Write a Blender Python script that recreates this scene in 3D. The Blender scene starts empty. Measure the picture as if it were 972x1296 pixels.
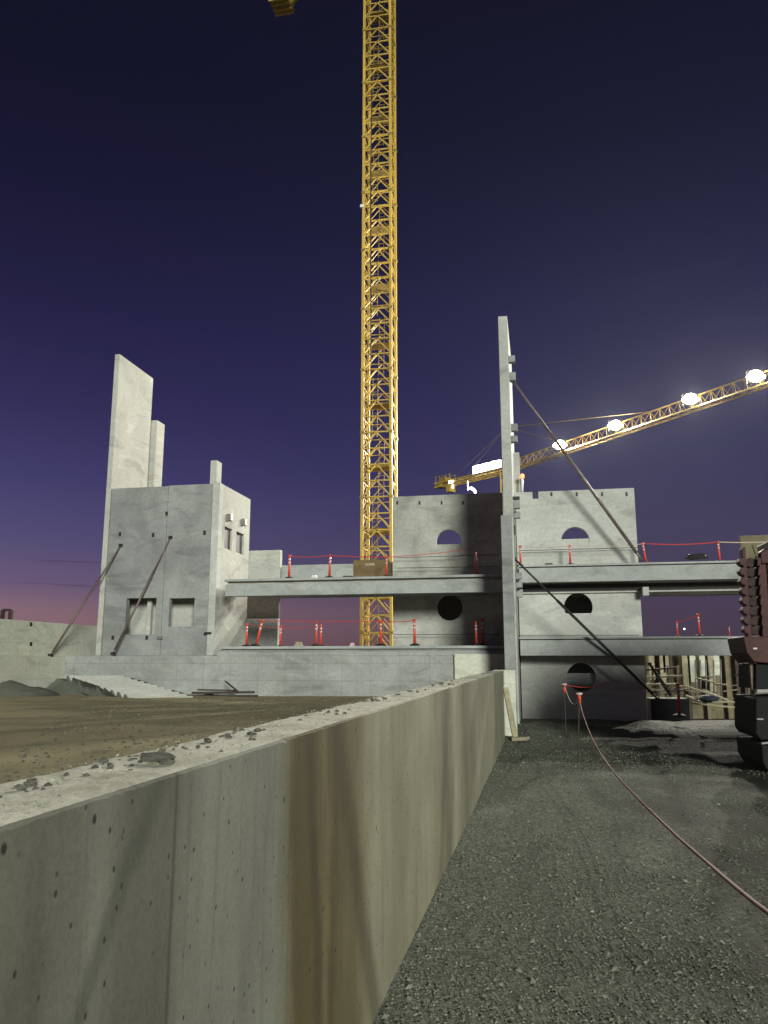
import bpy, bmesh, math, random
from mathutils import Vector, Matrix
random.seed(7)
S = bpy.context.scene
C = S.collection
PI = math.pi
HAZE = .00005

# ------------------------------------------------------------------ camera maths
F0 = 1000.0; CX, CY = 486, 648
PITCH = math.atan(187/1000); YAW = math.atan(196/1017.3)
FH = (-math.sin(YAW), math.cos(YAW))
RT = Vector((math.cos(YAW), math.sin(YAW), 0))
FW = Vector((FH[0]*math.cos(PITCH), FH[1]*math.cos(PITCH), math.sin(PITCH)))
UP = Vector((-FH[0]*math.sin(PITCH), -FH[1]*math.sin(PITCH), math.cos(PITCH)))
EYE = Vector((0, 0, 2.0))
def on(ax, px, py, v):
    d = FW*F0 + RT*(px-CX) + UP*(CY-py)
    return EYE + d*((v-EYE[ax])/d[ax])
def oY(px, py, Y): return on(1, px, py, Y)
def oX(px, py, X): return on(0, px, py, X)
def oZ(px, py, Z): return on(2, px, py, Z)

# ------------------------------------------------------------------ materials
def newmat(name):
    m = bpy.data.materials.new(name); m.use_nodes = True
    nt = m.node_tree; b = nt.nodes['Principled BSDF']
    return m, nt, b
def N(nt, t, **kw):
    n = nt.nodes.new(t)
    for k, v in kw.items():
        if k in n.inputs: n.inputs[k].default_value = v
        else: setattr(n, k, v)
    return n
def ramp(nt, src, stops, interp='LINEAR'):
    r = nt.nodes.new('ShaderNodeValToRGB'); r.color_ramp.interpolation = interp
    e = r.color_ramp.elements
    while len(e) < len(stops): e.new(0.5)
    for i, (p, c) in enumerate(stops):
        e[i].position = p
        e[i].color = (c, c, c, 1) if not isinstance(c, tuple) else (*c, 1)
    nt.links.new(src, r.inputs[0]); return r
def mix(nt, fac, a, b, mode='MIX'):
    m = nt.nodes.new('ShaderNodeMix'); m.data_type = 'RGBA'; m.blend_type = mode
    for s, v in ((m.inputs[0], fac), (m.inputs[6], a), (m.inputs[7], b)):
        if hasattr(v, 'links'): nt.links.new(v, s)
        elif isinstance(v, tuple): s.default_value = (*v, 1)
        else: s.default_value = v
    return m.outputs[2]
def mapping(nt, scale=(1,1,1), coord='Object', loc=(0,0,0)):
    tc = nt.nodes.new('ShaderNodeTexCoord'); mp = nt.nodes.new('ShaderNodeMapping')
    nt.links.new(tc.outputs[coord], mp.inputs[0]); mp.inputs['Scale'].default_value = scale
    mp.inputs['Location'].default_value = loc
    return mp.outputs[0]
def noise(nt, vec, scale, detail=5, rough=.6, dist=0):
    n = N(nt, 'ShaderNodeTexNoise'); n.inputs['Scale'].default_value = scale
    n.inputs['Detail'].default_value = detail; n.inputs['Roughness'].default_value = rough
    n.inputs['Distortion'].default_value = dist
    nt.links.new(vec, n.inputs['Vector']); return n.outputs['Fac']
def bump(nt, b, h, strength=.3, dist=.02):
    n = nt.nodes.new('ShaderNodeBump'); n.inputs['Strength'].default_value = strength
    n.inputs['Distance'].default_value = dist
    nt.links.new(h, n.inputs['Height']); nt.links.new(n.outputs[0], b.inputs['Normal'])

def concrete(name, col, dark=.62, streak=.75, big=.35, forms=None, pits=.5, seed=0, brown=.25):
    m, nt, b = newmat(name)
    v = mapping(nt, loc=(seed*3.1, seed*7.7, seed*1.3))
    n1 = noise(nt, v, big, 7, .62, .6)
    dk = tuple(c*dark for c in col); br = (col[0]*.8, col[1]*.72, col[2]*.58)
    c = mix(nt, ramp(nt, n1, [(.36, 0.), (.62, 1.)]).outputs[0], dk, col)
    n2 = noise(nt, mapping(nt, (2.2, 2.2, .22), loc=(seed, 3, 1)), 1.0, 6, .65, .3)
    c = mix(nt, ramp(nt, n2, [(.3, streak), (.58, 1.)]).outputs[0], tuple(x*.72 for x in col), c)
    nb_ = noise(nt, mapping(nt, (.5, .5, 1.5), loc=(seed*2, 1, seed)), .9, 6, .6, 1.2)
    c = mix(nt, .85, c, ramp(nt, nb_, [(.34, .66), (.47, .95), (.55, .88), (.68, 1.12)]).outputs[0], 'MULTIPLY')
    n3 = noise(nt, mapping(nt, (1, 1, .5), loc=(9, seed, 5)), .8, 4, .5)
    c = mix(nt, ramp(nt, n3, [(.55, 0.), (.75, brown)]).outputs[0], c, br)
    n4 = noise(nt, v, 9, 6, .7)
    c = mix(nt, .45, c, ramp(nt, n4, [(.25, .45), (.7, 1.)]).outputs[0], 'MULTIPLY')
    vo = N(nt, 'ShaderNodeTexVoronoi'); vo.inputs['Scale'].default_value = 4.5; nt.links.new(v, vo.inputs['Vector'])
    pm = ramp(nt, vo.outputs['Distance'], [(.05, 1.), (.085, 0.)])
    pn = mix(nt, pits, 0.0 if False else (0, 0, 0), pm.outputs[0])
    c = mix(nt, pn, c, tuple(x*.3 for x in col))
    if forms:
        sx, sz, amt = forms
        tc = nt.nodes.new('ShaderNodeTexCoord'); sp = nt.nodes.new('ShaderNodeSeparateXYZ'); nt.links.new(tc.outputs['Object'], sp.inputs[0])
        cb = nt.nodes.new('ShaderNodeCombineXYZ')
        ad = N(nt, 'ShaderNodeMath', operation='ADD'); nt.links.new(sp.outputs[0], ad.inputs[0]); nt.links.new(sp.outputs[1], ad.inputs[1])
        nt.links.new(ad.outputs[0], cb.inputs[0]); nt.links.new(sp.outputs[2], cb.inputs[1])
        bk = nt.nodes.new('ShaderNodeTexBrick'); bk.offset = 0; nt.links.new(cb.outputs[0], bk.inputs['Vector'])
        bk.inputs['Scale'].default_value = 1; bk.inputs['Brick Width'].default_value = sx; bk.inputs['Row Height'].default_value = sz
        bk.inputs['Mortar Size'].default_value = .022; bk.inputs['Mortar Smooth'].default_value = .6
        bk.inputs['Color1'].default_value = (1,1,1,1); bk.inputs['Color2'].default_value = (.93,.93,.93,1); bk.inputs['Mortar'].default_value = (amt,amt,amt,1)
        c = mix(nt, 1.0, c, bk.outputs['Color'], 'MULTIPLY')
    nt.links.new(c, b.inputs['Base Color'])
    b.inputs['Roughness'].default_value = .9; b.inputs['Specular IOR Level'].default_value = .25
    bump(nt, b, n4, .25, .02)
    return m

def paint(name, col, rough=.5, metal=0, var=.35, scale=6, dirt=None):
    m, nt, b = newmat(name)
    v = mapping(nt)
    n = noise(nt, v, scale, 6, .65)
    d = dirt or tuple(x*(1-var) for x in col)
    c = mix(nt, ramp(nt, n, [(.35, 0.), (.65, 1.)]).outputs[0], d, col)
    nt.links.new(c, b.inputs['Base Color'])
    b.inputs['Roughness'].default_value = rough; b.inputs['Metallic'].default_value = metal
    bump(nt, b, n, .1, .005)
    return m
def crane_paint(name, col, dirt):
    m, nt, b = newmat(name)
    a = noise(nt, mapping(nt, (1, 1, .35)), .35, 5, .6, .5); d_ = noise(nt, mapping(nt), 5, 6, .7)
    c = mix(nt, ramp(nt, a, [(.35, 0.), (.65, 1.)]).outputs[0], tuple(x*.62 for x in col), col)
    c = mix(nt, ramp(nt, d_, [(.52, 0.), (.68, .8)]).outputs[0], c, dirt)
    nt.links.new(c, b.inputs['Base Color']); b.inputs['Roughness'].default_value = .55; return m
def glow(name, col, strength):
    m, nt, b = newmat(name)
    b.inputs['Base Color'].default_value = (*col, 1)
    b.inputs['Emission Color'].default_value = (*col, 1); b.inputs['Emission Strength'].default_value = strength
    return m

M = {}
M['conc_grey'] = concrete('concrete_grey', (.34, .345, .335), seed=1, brown=.2, dark=.6)
M['conc_pale'] = concrete('concrete_pale', (.50, .49, .44), dark=.85, streak=.9, seed=2)
M['conc_panel'] = concrete('concrete_panel', (.54, .54, .50), dark=.78, streak=.8, seed=3)
M['conc_dark'] = concrete('concrete_blotched', (.50, .49, .44), dark=.55, streak=.55, seed=4, big=.5)  # stronger blotches and streaks than the other concretes
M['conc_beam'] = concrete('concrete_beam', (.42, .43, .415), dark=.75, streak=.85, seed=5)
M['conc_found'] = concrete('concrete_foundation', (.40, .405, .39), dark=.7, streak=.7, seed=6, forms=(1.08, .62, .8))
M['conc_low'] = concrete('concrete_cream', (.66, .65, .54), dark=.85, streak=.8, seed=7, forms=(1.6, 1.3, .85))
M['steel_dark'] = paint('dark_steel', (.035, .03, .028), .6, .4)
M['steel_brace'] = paint('brace_steel', (.17, .125, .105), .55, .3)
M['steel_grey'] = paint('grey_steel', (.22, .21, .2), .5, .4)
M['yellow'] = paint('crane_yellow', (.52, .35, .055), .5, 0, .3, 3, dirt=(.34, .22, .04))
M['yellow'] = crane_paint('crane_yellow', (.56, .36, .05), (.2, .13, .04))
M['yellow_dark'] = paint('crane_yellow_plate', (.28, .19, .035), .6, 0, .4, 2)
M['brownbox'] = paint('brown_painted_steel', (.17, .11, .04), .7)
M['orange'] = paint('orange_plastic', (.66, .06, .03), .5, 0, .25)
M['refl'] = paint('reflective_white', (.6, .42, .4), .3, 0, .1)
M['rubber'] = paint('black_rubber', (.008, .008, .008), .9)
M['rope'] = paint('red_rope', (.55, .05, .045), .8, 0, .4, 60)
M['rope_dirty'] = paint('faded_red_webbing', (.26, .07, .055), .8, 0, .5, 40)
M['rope_white'] = paint('pale_rope', (.6, .45, .35), .8, 0, .3, 40)
M['wood'] = paint('pale_lumber', (.34, .3, .19), .8, 0, .35, 8)
M['wood_old'] = paint('weathered_lumber', (.2, .16, .1), .85, 0, .5, 8)
M['debris_and_shade'] = paint('dark_debris_and_shade', (.06, .045, .035), .9, 0, .5, 8)  # brown-black for timbers and scrap, also for painted shade behind the decks
M['red_machine'] = paint('dark_red_enamel', (.06, .007, .006), .7, 0, .6, 6)
M['red_plate'] = paint('worn_red_brown_plate', (.045, .019, .016), .8, 0, .7, 9)
M['black_machine'] = paint('black_machine_paint', (.006, .0065, .007), .9, 0, .3)
M['chunk'] = paint('broken_concrete', (.13, .118, .095), .95, 0, .6, 12)
M['tan_cover'] = paint('tan_sheeting', (.17, .14, .08), .9, 0, .4, 2)
M['white'] = paint('white_paint', (.7, .7, .68), .5, 0, .15)
M['lamp_glow'] = glow('floodlight_glow', (1, .93, .78), 60)
M['sign_glow'] = glow('lit_sign_face', (.88, .9, 1), 9)
M['beacon'] = glow('amber_beacon', (1, .35, .12), 1.1)
M['far_lamp'] = glow('distant_lamp_glow', (1, .9, .9), 6)
M['ballast_glow'] = glow('lit_ballast_glow', (1, .9, .55), 5)  # glow painting the light that falls on the counterweight

# foreground wall: stains and joints run along the wall (object y), streaks fall along z
def wall_mat():
    m, nt, b = newmat('stained_foundation_wall')
    tc = nt.nodes.new('ShaderNodeTexCoord'); sp = nt.nodes.new('ShaderNodeSeparateXYZ'); nt.links.new(tc.outputs['Object'], sp.inputs[0])
    # warp y slightly with height so stain edges wander and lean
    w = noise(nt, mapping(nt, (1, 1.4, .8)), 1.0, 5, .6)
    def math_(op, a, b_):
        n = N(nt, 'ShaderNodeMath', operation=op)
        for i, q in enumerate((a, b_)):
            if hasattr(q, 'links'): nt.links.new(q, n.inputs[i])
            else: n.inputs[i].default_value = q
        return n.outputs[0]
    L0, L1 = 1.2, 13.0
    def pos(px, py): return (oX(px, py, -1.02).y - L0)/(L1-L0)
    yy = math_('ADD', sp.outputs[1], math_('MULTIPLY', math_('SUBTRACT', w, .5), math_('MULTIPLY', sp.outputs[1], .13)))
    t = math_('DIVIDE', math_('SUBTRACT', yy, L0), L1-L0)
    gA, gB, gC = (.19, .187, .143), (.23, .228, .182), (.14, .138, .105)
    bD, bM, bL = (.09, .07, .026), (.16, .13, .06), (.32, .298, .2)
    st = [(-30, gA), (60, gC), (130, gB), (170, gC), (215, gC), (250, gB), (330, gB), (352, (.2, .2, .155)), (366, (.17, .15, .09)), (374, bD), (398, (.105, .082, .032)), (412, bM),
          (420, bD), (432, (.12,.1,.045)), (452, bM), (475, bL), (505, (.25, .228, .15)), (540, bL), (568, (.165, .145, .09)), (577, bL), (590, (.16, .145, .09)), (604, (.27,.255,.18))]
    r = nt.nodes.new('ShaderNodeValToRGB'); e = r.color_ramp.elements
    while len(e) < len(st): e.new(.5)
    for i, (px, c) in enumerate(st):
        e[i].position = max(0, min(1, pos(px, 1020)));  e[i].color = (*c, 1)
    nt.links.new(t, r.inputs[0])
    c = r.outputs[0]
    # dark damp streaks that lean as they run down
    def streak(c, px, ptop, pbot, width, amt, col):
        ya_, yb_ = oX(px[0], ptop, -1.02), oX(px[1], pbot, -1.02)
        k_ = (yb_.y-ya_.y)/(ya_.z-yb_.z)
        cen = math_('ADD', ya_.y, math_('MULTIPLY', math_('SUBTRACT', ya_.z, sp.outputs[2]), k_))
        wv = math_('MULTIPLY', math_('SUBTRACT', w, .5), .25)
        dd_ = math_('ABSOLUTE', math_('SUBTRACT', math_('ADD', sp.outputs[1], wv), cen), 0)
        rr_ = ramp(nt, math_('DIVIDE', dd_, width), [(.3, amt), (1, 0.)])
        return mix(nt, rr_.outputs[0], c, col)
    c = streak(c, (428, 470), 930, 1240, .22, .6, (.066, .054, .026))
    c = streak(c, (392, 402), 930, 1240, .10, .55, (.055, .042, .019))
    c = streak(c, (195, 130), 1000, 1200, .07, .45, (.07, .07, .055))
    c = streak(c, (343, 300), 1000, 1290, .06, .4, (.2, .2, .17))
    c = streak(c, (60, 66), 1040, 1290, .05, .4, (.19, .185, .15))
    c = streak(c, (566, 560), 900, 1060, .3, .5, (.10, .088, .055))
    s1 = noise(nt, mapping(nt, (1, 3.2, .5)), 1.0, 7, .65, .8)
    c = mix(nt, .75, c, ramp(nt, s1, [(.25, .7), (.7, 1.12)]).outputs[0], 'MULTIPLY')
    s1b = noise(nt, mapping(nt, (1, 13, .33), loc=(2, 5, 1)), 1.0, 6, .6, .4)
    c = mix(nt, .6, c, ramp(nt, s1b, [(.3, .72), (.42, 1.), (.62, 1.), (.68, 1.14)]).outputs[0], 'MULTIPLY')
    s2 = noise(nt, mapping(nt), 1.6, 6, .6)
    c = mix(nt, .5, c, ramp(nt, s2, [(.3, .6), (.65, 1.1)]).outputs[0], 'MULTIPLY')
    s3 = noise(nt, mapping(nt), 70, 3, .7)
    c = mix(nt, .4, c, ramp(nt, s3, [(.3, .55), (.65, 1.1)]).outputs[0], 'MULTIPLY')
    # bug holes, stretched down
    def holes(scale, lo, hi, loc, keep):
        vo = N(nt, 'ShaderNodeTexVoronoi'); vo.inputs['Scale'].default_value = scale
        nt.links.new(mapping(nt, (1, .75, .62), loc=loc), vo.inputs['Vector'])
        gate = ramp(nt, noise(nt, mapping(nt, loc=loc), 2.2, 2), [(keep, 0.), (keep+.06, 1.)])
        hm = ramp(nt, vo.outputs['Distance'], [(lo, 1.), (hi, 0.)])
        return mix(nt, 1.0, hm.outputs[0], gate.outputs[0], 'MULTIPLY')
    h1 = holes(10, .06, .10, (3, 1, 2), .47); c = mix(nt, h1, c, (.03, .028, .022))
    h2 = holes(26, .08, .16, (8, 4, 2), .44); c = mix(nt, h2, c, (.045, .04, .03))
    # panel joints
    for px, amt in ((219, .5), (366, .75), (526, .8), (592, .75)):
        y0 = oX(px, 1100 if px < 500 else 960, -1.02).y
        d = math_('ABSOLUTE', math_('SUBTRACT', math_('ADD', sp.outputs[1], math_('MULTIPLY', w, .02)), y0+.01), 0)
        k = ramp(nt, d, [(.004, 1-amt), (.016, 0.)])
        c = mix(nt, k.outputs[0], c, (.035, .032, .025))
    nt.links.new(c, b.inputs['Base Color']); b.inputs['Roughness'].default_value = .85; b.inputs['Specular IOR Level'].default_value = .2
    hsum = math_('SUBTRACT', math_('MULTIPLY', s3, .25), math_('ADD', h1, h2))
    bump(nt, b, hsum, .3, .003)
    return m
M['fwall'] = wall_mat()
def walltop_mat():
    m, nt, b = newmat('crumbly_wall_top')
    n1 = noise(nt, mapping(nt), 3, 8, .7); n2 = noise(nt, mapping(nt), 45, 5, .75)
    c = mix(nt, ramp(nt, n1, [(.38, 0.), (.6, 1.)]).outputs[0], (.5, .47, .36), (.78, .75, .62))
    c = mix(nt, .7, c, ramp(nt, n2, [(.3, .6), (.6, 1.)]).outputs[0], 'MULTIPLY')
    nt.links.new(c, b.inputs['Base Color']); b.inputs['Roughness'].default_value = .95
    bump(nt, b, n2, .6, .02); return m
M['walltop'] = walltop_mat()
def soil(name, a, b_, c_, s=.6, fine=30, bs=.5):
    m, nt, b = newmat(name)
    n1 = noise(nt, mapping(nt), s, 8, .65, .4); n2 = noise(nt, mapping(nt), fine, 6, .75)
    n3 = noise(nt, mapping(nt, (1, .35, 1)), 1.7, 5, .6)
    c = mix(nt, ramp(nt, n1, [(.35, 0.), (.65, 1.)]).outputs[0], a, b_)
    c = mix(nt, ramp(nt, n3, [(.5, 0.), (.7, .7)]).outputs[0], c, c_)
    c = mix(nt, .6, c, ramp(nt, n2, [(.3, .45), (.68, 1.1)]).outputs[0], 'MULTIPLY')
    nt.links.new(c, b.inputs['Base Color']); b.inputs['Roughness'].default_value = .95; b.inputs['Specular IOR Level'].default_value = .15
    bump(nt, b, n2, bs, .03); return m
M['dirt'] = soil('brown_dirt', (.34, .285, .165), (.42, .36, .215), (.28, .24, .15))
M['heap'] = soil('grey_spoil', (.10, .105, .085), (.16, .16, .13), (.09, .08, .06))
M['plain'] = soil('dark_plain', (.06, .055, .045), (.08, .07, .055), (.05, .045, .035), .05, 3)
def gravel_mat():
    m, nt, b = newmat('crushed_gravel')
    v = mapping(nt)
    n1 = noise(nt, v, .45, 6, .6, .5)
    vo = N(nt, 'ShaderNodeTexVoronoi'); vo.inputs['Scale'].default_value = 32; nt.links.new(v, vo.inputs['Vector'])
    vo.inputs['Randomness'].default_value = 1
    vo2 = N(nt, 'ShaderNodeTexVoronoi'); vo2.inputs['Scale'].default_value = 75; nt.links.new(v, vo2.inputs['Vector'])
    bw = N(nt, 'ShaderNodeRGBToBW'); nt.links.new(vo.outputs['Color'], bw.inputs[0])
    c = ramp(nt, bw.outputs[0], [(.2, (.08, .084, .062)), (.5, (.135, .142, .107)), (.8, (.22, .225, .175))]).outputs[0]
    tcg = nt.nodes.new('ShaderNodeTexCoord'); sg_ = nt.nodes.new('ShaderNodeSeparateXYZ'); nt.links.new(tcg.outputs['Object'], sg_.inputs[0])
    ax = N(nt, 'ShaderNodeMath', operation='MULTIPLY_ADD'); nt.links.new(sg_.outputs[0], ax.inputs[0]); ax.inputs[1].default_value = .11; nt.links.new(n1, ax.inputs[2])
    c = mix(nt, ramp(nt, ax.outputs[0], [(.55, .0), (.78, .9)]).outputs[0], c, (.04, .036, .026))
    tr = noise(nt, mapping(nt, (1.6, .22, 1)), 1.0, 4, .5, .6)
    c = mix(nt, ramp(nt, tr, [(.52, 0.), (.66, .6)]).outputs[0], c, (.035, .033, .026))
    fl = noise(nt, v, 60, 4, .7)
    c = mix(nt, .7, c, ramp(nt, fl, [(.3, .45), (.7, 1.15)]).outputs[0], 'MULTIPLY')
    nt.links.new(c, b.inputs['Base Color']); b.inputs['Roughness'].default_value = .9; b.inputs['Specular IOR Level'].default_value = .2
    s = N(nt, 'ShaderNodeMath', operation='MULTIPLY_ADD'); nt.links.new(vo.outputs['Distance'], s.inputs[0]); s.inputs[1].default_value = -1.0
    nt.links.new(fl, s.inputs[2])
    bump(nt, b, s.outputs[0], .6, .022)
    return m
M['gravel'] = gravel_mat()
def stone_mat(name='gravel_stone', k=1.0):
    m, nt, b = newmat(name)
    g = nt.nodes.new('ShaderNodeNewGeometry')
    r = ramp(nt, g.outputs['Random Per Island'], [(0, (.095*k, .1*k, .072*k)), (.5, (.14*k, .147*k, .108*k)), (.92, (.21*k, .215*k, .165*k)), (1, (.3*k, .3*k, .24*k))])
    nt.links.new(r.outputs[0], b.inputs['Base Color']); b.inputs['Roughness'].default_value = .85
    return m
M['stone'] = stone_mat(); M['pebble'] = stone_mat('dirt_pebble', .7); M['crumb'] = stone_mat('concrete_crumb', 2.2)

# ------------------------------------------------------------------ mesh helpers
def bm_box(bm, x0, x1, y0, y1, z0, z1, Mx=None):
    vs = [bm.verts.new(v) for v in ((x0,y0,z0),(x1,y0,z0),(x1,y1,z0),(x0,y1,z0),(x0,y0,z1),(x1,y0,z1),(x1,y1,z1),(x0,y1,z1))]
    if Mx:
        for v in vs: v.co = Mx @ v.co
    for f in ((0,3,2,1),(4,5,6,7),(0,1,5,4),(1,2,6,5),(2,3,7,6),(3,0,4,7)): bm.faces.new([vs[i] for i in f])
    return vs
def bm_bar(bm, a, b, w, h=None, up=Vector((0,0,1))):
    a, b = Vector(a), Vector(b); h = h or w; d = (b-a); L = d.length; d.normalize()
    if abs(d.dot(up)) > .98: up = Vector((0, 1, 0))
    s = d.cross(up).normalized(); u = s.cross(d)
    Mx = Matrix((( s.x, d.x, u.x, a.x), (s.y, d.y, u.y, a.y), (s.z, d.z, u.z, a.z), (0,0,0,1)))
    bm_box(bm, -w/2, w/2, 0, L, -h/2, h/2, Mx)
def bm_tube(bm, pts, r, n=8, caps=True):
    pts = [Vector(p) for p in pts]; rings = []
    rr = r if isinstance(r, (list, tuple)) else [r]*len(pts)
    for i, p in enumerate(pts):
        d = (pts[min(i+1, len(pts)-1)] - pts[max(i-1, 0)]).normalized()
        up = Vector((0,0,1)) if abs(d.z) < .95 else Vector((0,1,0))
        s = d.cross(up).normalized(); u = s.cross(d)
        rings.append([bm.verts.new(p + (s*math.cos(2*PI*k/n) + u*math.sin(2*PI*k/n))*rr[i]) for k in range(n)])
    for a, b in zip(rings, rings[1:]):
        for k in range(n): bm.faces.new((a[k], b[k], b[(k+1)%n], a[(k+1)%n]))
    if caps: bm.faces.new(rings[0]); bm.faces.new(rings[-1][::-1])
def finish(name, bm, mat, parent=None, bevel=0, smooth=False, wob=0):
    bmesh.ops.recalc_face_normals(bm, faces=bm.faces[:])
    me = bpy.data.meshes.new(name); bm.to_mesh(me); bm.free()
    for mm in (mat if isinstance(mat, list) else [mat]): me.materials.append(mm)
    if smooth:
        for p in me.polygons: p.use_smooth = True
    o = bpy.data.objects.new(name, me); C.objects.link(o)
    if parent: o.parent = parent; o.matrix_parent_inverse = Matrix.Translation(-parent.location)
    if bevel:
        b = o.modifiers.new('bevel', 'BEVEL'); b.width = bevel; b.segments = 2; b.limit_method = 'ANGLE'
    return o
def box(name, mat, x0, x1, y0, y1, z0, z1, parent=None, bevel=.01):
    bm = bmesh.new(); bm_box(bm, x0, x1, y0, y1, z0, z1); return finish(name, bm, mat, parent, bevel)
def tag(o, label, cat, group=None, kind=None):
    if label: o['label'] = label
    if cat: o['category'] = cat
    if group: o['group'] = group
    if kind: o['kind'] = kind
    return o
def thing(name, label, cat, loc, group=None):
    o = bpy.data.objects.new(name, None); C.objects.link(o); o.location = loc; o.empty_display_size = .2
    return tag(o, label, cat, group)
def put(o, parent):      # parent in place, parts are modelled in the parent's local frame
    o.parent = parent; return o
def grid_wall(us, vs, holes, axis, w0, w1):
    """slab in the plane (u, z), cut by a set of (i, j) hole cells; axis 'Y': u = x, thickness y; axis 'X': u = y, thickness x"""
    bm = bmesh.new(); cache = {}
    def V(i, j, k):
        if (i, j, k) not in cache:
            u, z, w = us[i], vs[j], (w0, w1)[k]
            cache[(i, j, k)] = bm.verts.new((u, w, z) if axis == 'Y' else (w, u, z))
        return cache[(i, j, k)]
    n, m = len(us)-1, len(vs)-1
    solid = lambda i, j: 0 <= i < n and 0 <= j < m and (i, j) not in holes
    for i in range(n):
        for j in range(m):
            if not solid(i, j): continue
            for k in (0, 1): bm.faces.new((V(i,j,k), V(i+1,j,k), V(i+1,j+1,k), V(i,j+1,k)))
            if not solid(i-1, j): bm.faces.new((V(i,j,0), V(i,j,1), V(i,j+1,1), V(i,j+1,0)))
            if not solid(i+1, j): bm.faces.new((V(i+1,j,0), V(i+1,j,1), V(i+1,j+1,1), V(i+1,j+1,0)))
            if not solid(i, j-1): bm.faces.new((V(i,j,0), V(i,j,1), V(i+1,j,1), V(i+1,j,0)))
            if not solid(i, j+1): bm.faces.new((V(i,j+1,0), V(i,j+1,1), V(i+1,j+1,1), V(i+1,j+1,0)))
    return bm
def porthole_wall(x0, x1, y0, y1, cells, notch=None):
    """wall facing -y, made of stacked cells (z0, z1, circle centre x, z, r or None)"""
    bm = bmesh.new(); n = 64
    def quad(a, b, c, d): bm.faces.new([bm.verts.new(p) for p in (a, b, c, d)])
    for z0, z1, cx, cz, r in cells:
        if r is None:
            for y in (y0, y1): quad((x0,y,z0),(x1,y,z0),(x1,y,z1),(x0,y,z1))
            continue
        ang = [2*PI*k/n for k in range(n)]
        for X, Z in ((x0,z0),(x1,z0),(x1,z1),(x0,z1)): ang.append(math.atan2(Z-cz, X-cx) % (2*PI))
        ang = sorted(set(ang))
        def outer(a):
            c, s = math.cos(a), math.sin(a); t = 1e9
            if c > 1e-9: t = min(t, (x1-cx)/c)
            if c < -1e-9: t = min(t, (x0-cx)/c)
            if s > 1e-9: t = min(t, (z1-cz)/s)
            if s < -1e-9: t = min(t, (z0-cz)/s)
            return cx+c*t, cz+s*t
        for a, b in zip(ang, ang[1:]+[ang[0]]):
            ia, ib = (cx+r*math.cos(a), cz+r*math.sin(a)), (cx+r*math.cos(b), cz+r*math.sin(b))
            oa, ob = outer(a), outer(b)
            for y in (y0, y1): quad((ia[0],y,ia[1]),(oa[0],y,oa[1]),(ob[0],y,ob[1]),(ib[0],y,ib[1]))
            quad((ia[0],y0,ia[1]),(ia[0],y1,ia[1]),(ib[0],y1,ib[1]),(ib[0],y0,ib[1]))
    zb, zt = cells[0][0], cells[-1][1]
    quad((x0,y0,zb),(x0,y1,zb),(x0,y1,zt),(x0,y0,zt)); quad((x1,y0,zb),(x1,y1,zb),(x1,y1,zt),(x1,y0,zt))
    quad((x0,y0,zb),(x0,y1,zb),(x1,y1,zb),(x1,y0,zb))
    if notch:
        a, b, dz = notch
        for u, v in ((x0, a), (b, x1)):
            for y in (y0, y1): quad((u,y,zt),(v,y,zt),(v,y,zt+dz),(u,y,zt+dz))
            quad((u,y0,zt+dz),(u,y1,zt+dz),(v,y1,zt+dz),(v,y0,zt+dz))
            for w in (u, v): quad((w,y0,zt),(w,y1,zt),(w,y1,zt+dz),(w,y0,zt+dz))
        quad((a,y0,zt),(a,y1,zt),(b,y1,zt),(b,y0,zt))
    else: quad((x0,y0,zt),(x0,y1,zt),(x1,y1,zt),(x1,y0,zt))
    bmesh.ops.remove_doubles(bm, verts=bm.verts[:], dist=.0005)
    return bm

# value noise for terrain
def h2(i, j, s): return (math.sin(i*127.1 + j*311.7 + s*74.7)*43758.5453) % 1.0
def vn(x, y, s=0):
    i, j = math.floor(x), math.floor(y); u, v = x-i, y-j; u = u*u*(3-2*u); v = v*v*(3-2*v)
    return (h2(i,j,s)*(1-u)+h2(i+1,j,s)*u)*(1-v) + (h2(i,j+1,s)*(1-u)+h2(i+1,j+1,s)*u)*v - .5
def fbm(x, y, s=0): return vn(x,y,s) + .5*vn(2.1*x,2.1*y,s+1) + .25*vn(4.3*x,4.3*y,s+2)

# ------------------------------------------------------------------ ground
def sstep(a, b, x): t = max(0, min(1, (x-a)/(b-a))); return t*t*(3-2*t)
def gz(x, y):
    z = -.0125*y if y < 20 else -.25
    if y > 20: z = -.25 + .19*sstep(20, 28.4, y) - .5*sstep(29.5, 34, y)
    near = 1 - sstep(35, 60, y)
    z += near*(.07*fbm(x*.25, y*.25, 3) + .025*fbm(x*1.1, y*1.1, 9))
    z += -.035*(math.exp(-((x-1.15-.06*y)/.22)**2) + math.exp(-((x-2.75-.06*y)/.26)**2))*near            # wheel ruts
    z += -.9*sstep(36, 60, y)
    return z
def sheet(name, xs, ys, fn, mat):
    me = bpy.data.meshes.new(name); v = [(x, y, fn(x, y)) for y in ys for x in xs]; n = len(xs)
    f = [(j*n+i, j*n+i+1, (j+1)*n+i+1, (j+1)*n+i) for j in range(len(ys)-1) for i in range(n-1)]
    me.from_pydata(v, [], f); me.materials.append(mat)
    for p in me.polygons: p.use_smooth = True
    o = bpy.data.objects.new(name, me); C.objects.link(o); return o
def fr(a, b, st):
    n = max(1, round((b-a)/st)); return [a+(b-a)*k/n for k in range(n)]
xs = [-320, -150, -60, -30, -10, -4] + fr(-2, 7, .09) + fr(7, 14, .3) + [14, 20, 30, 60, 150, 320]
ys = [-80, -60, -20, -8, -2] + fr(0, 14, .09) + fr(14, 34, .2) + fr(34, 60, 1) + [60, 80, 120, 200, 330]
g = sheet('ground', xs, ys, gz, M['gravel']); tag(g, 'grey crushed gravel ground right of the low concrete wall', 'ground', kind='structure')

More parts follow.
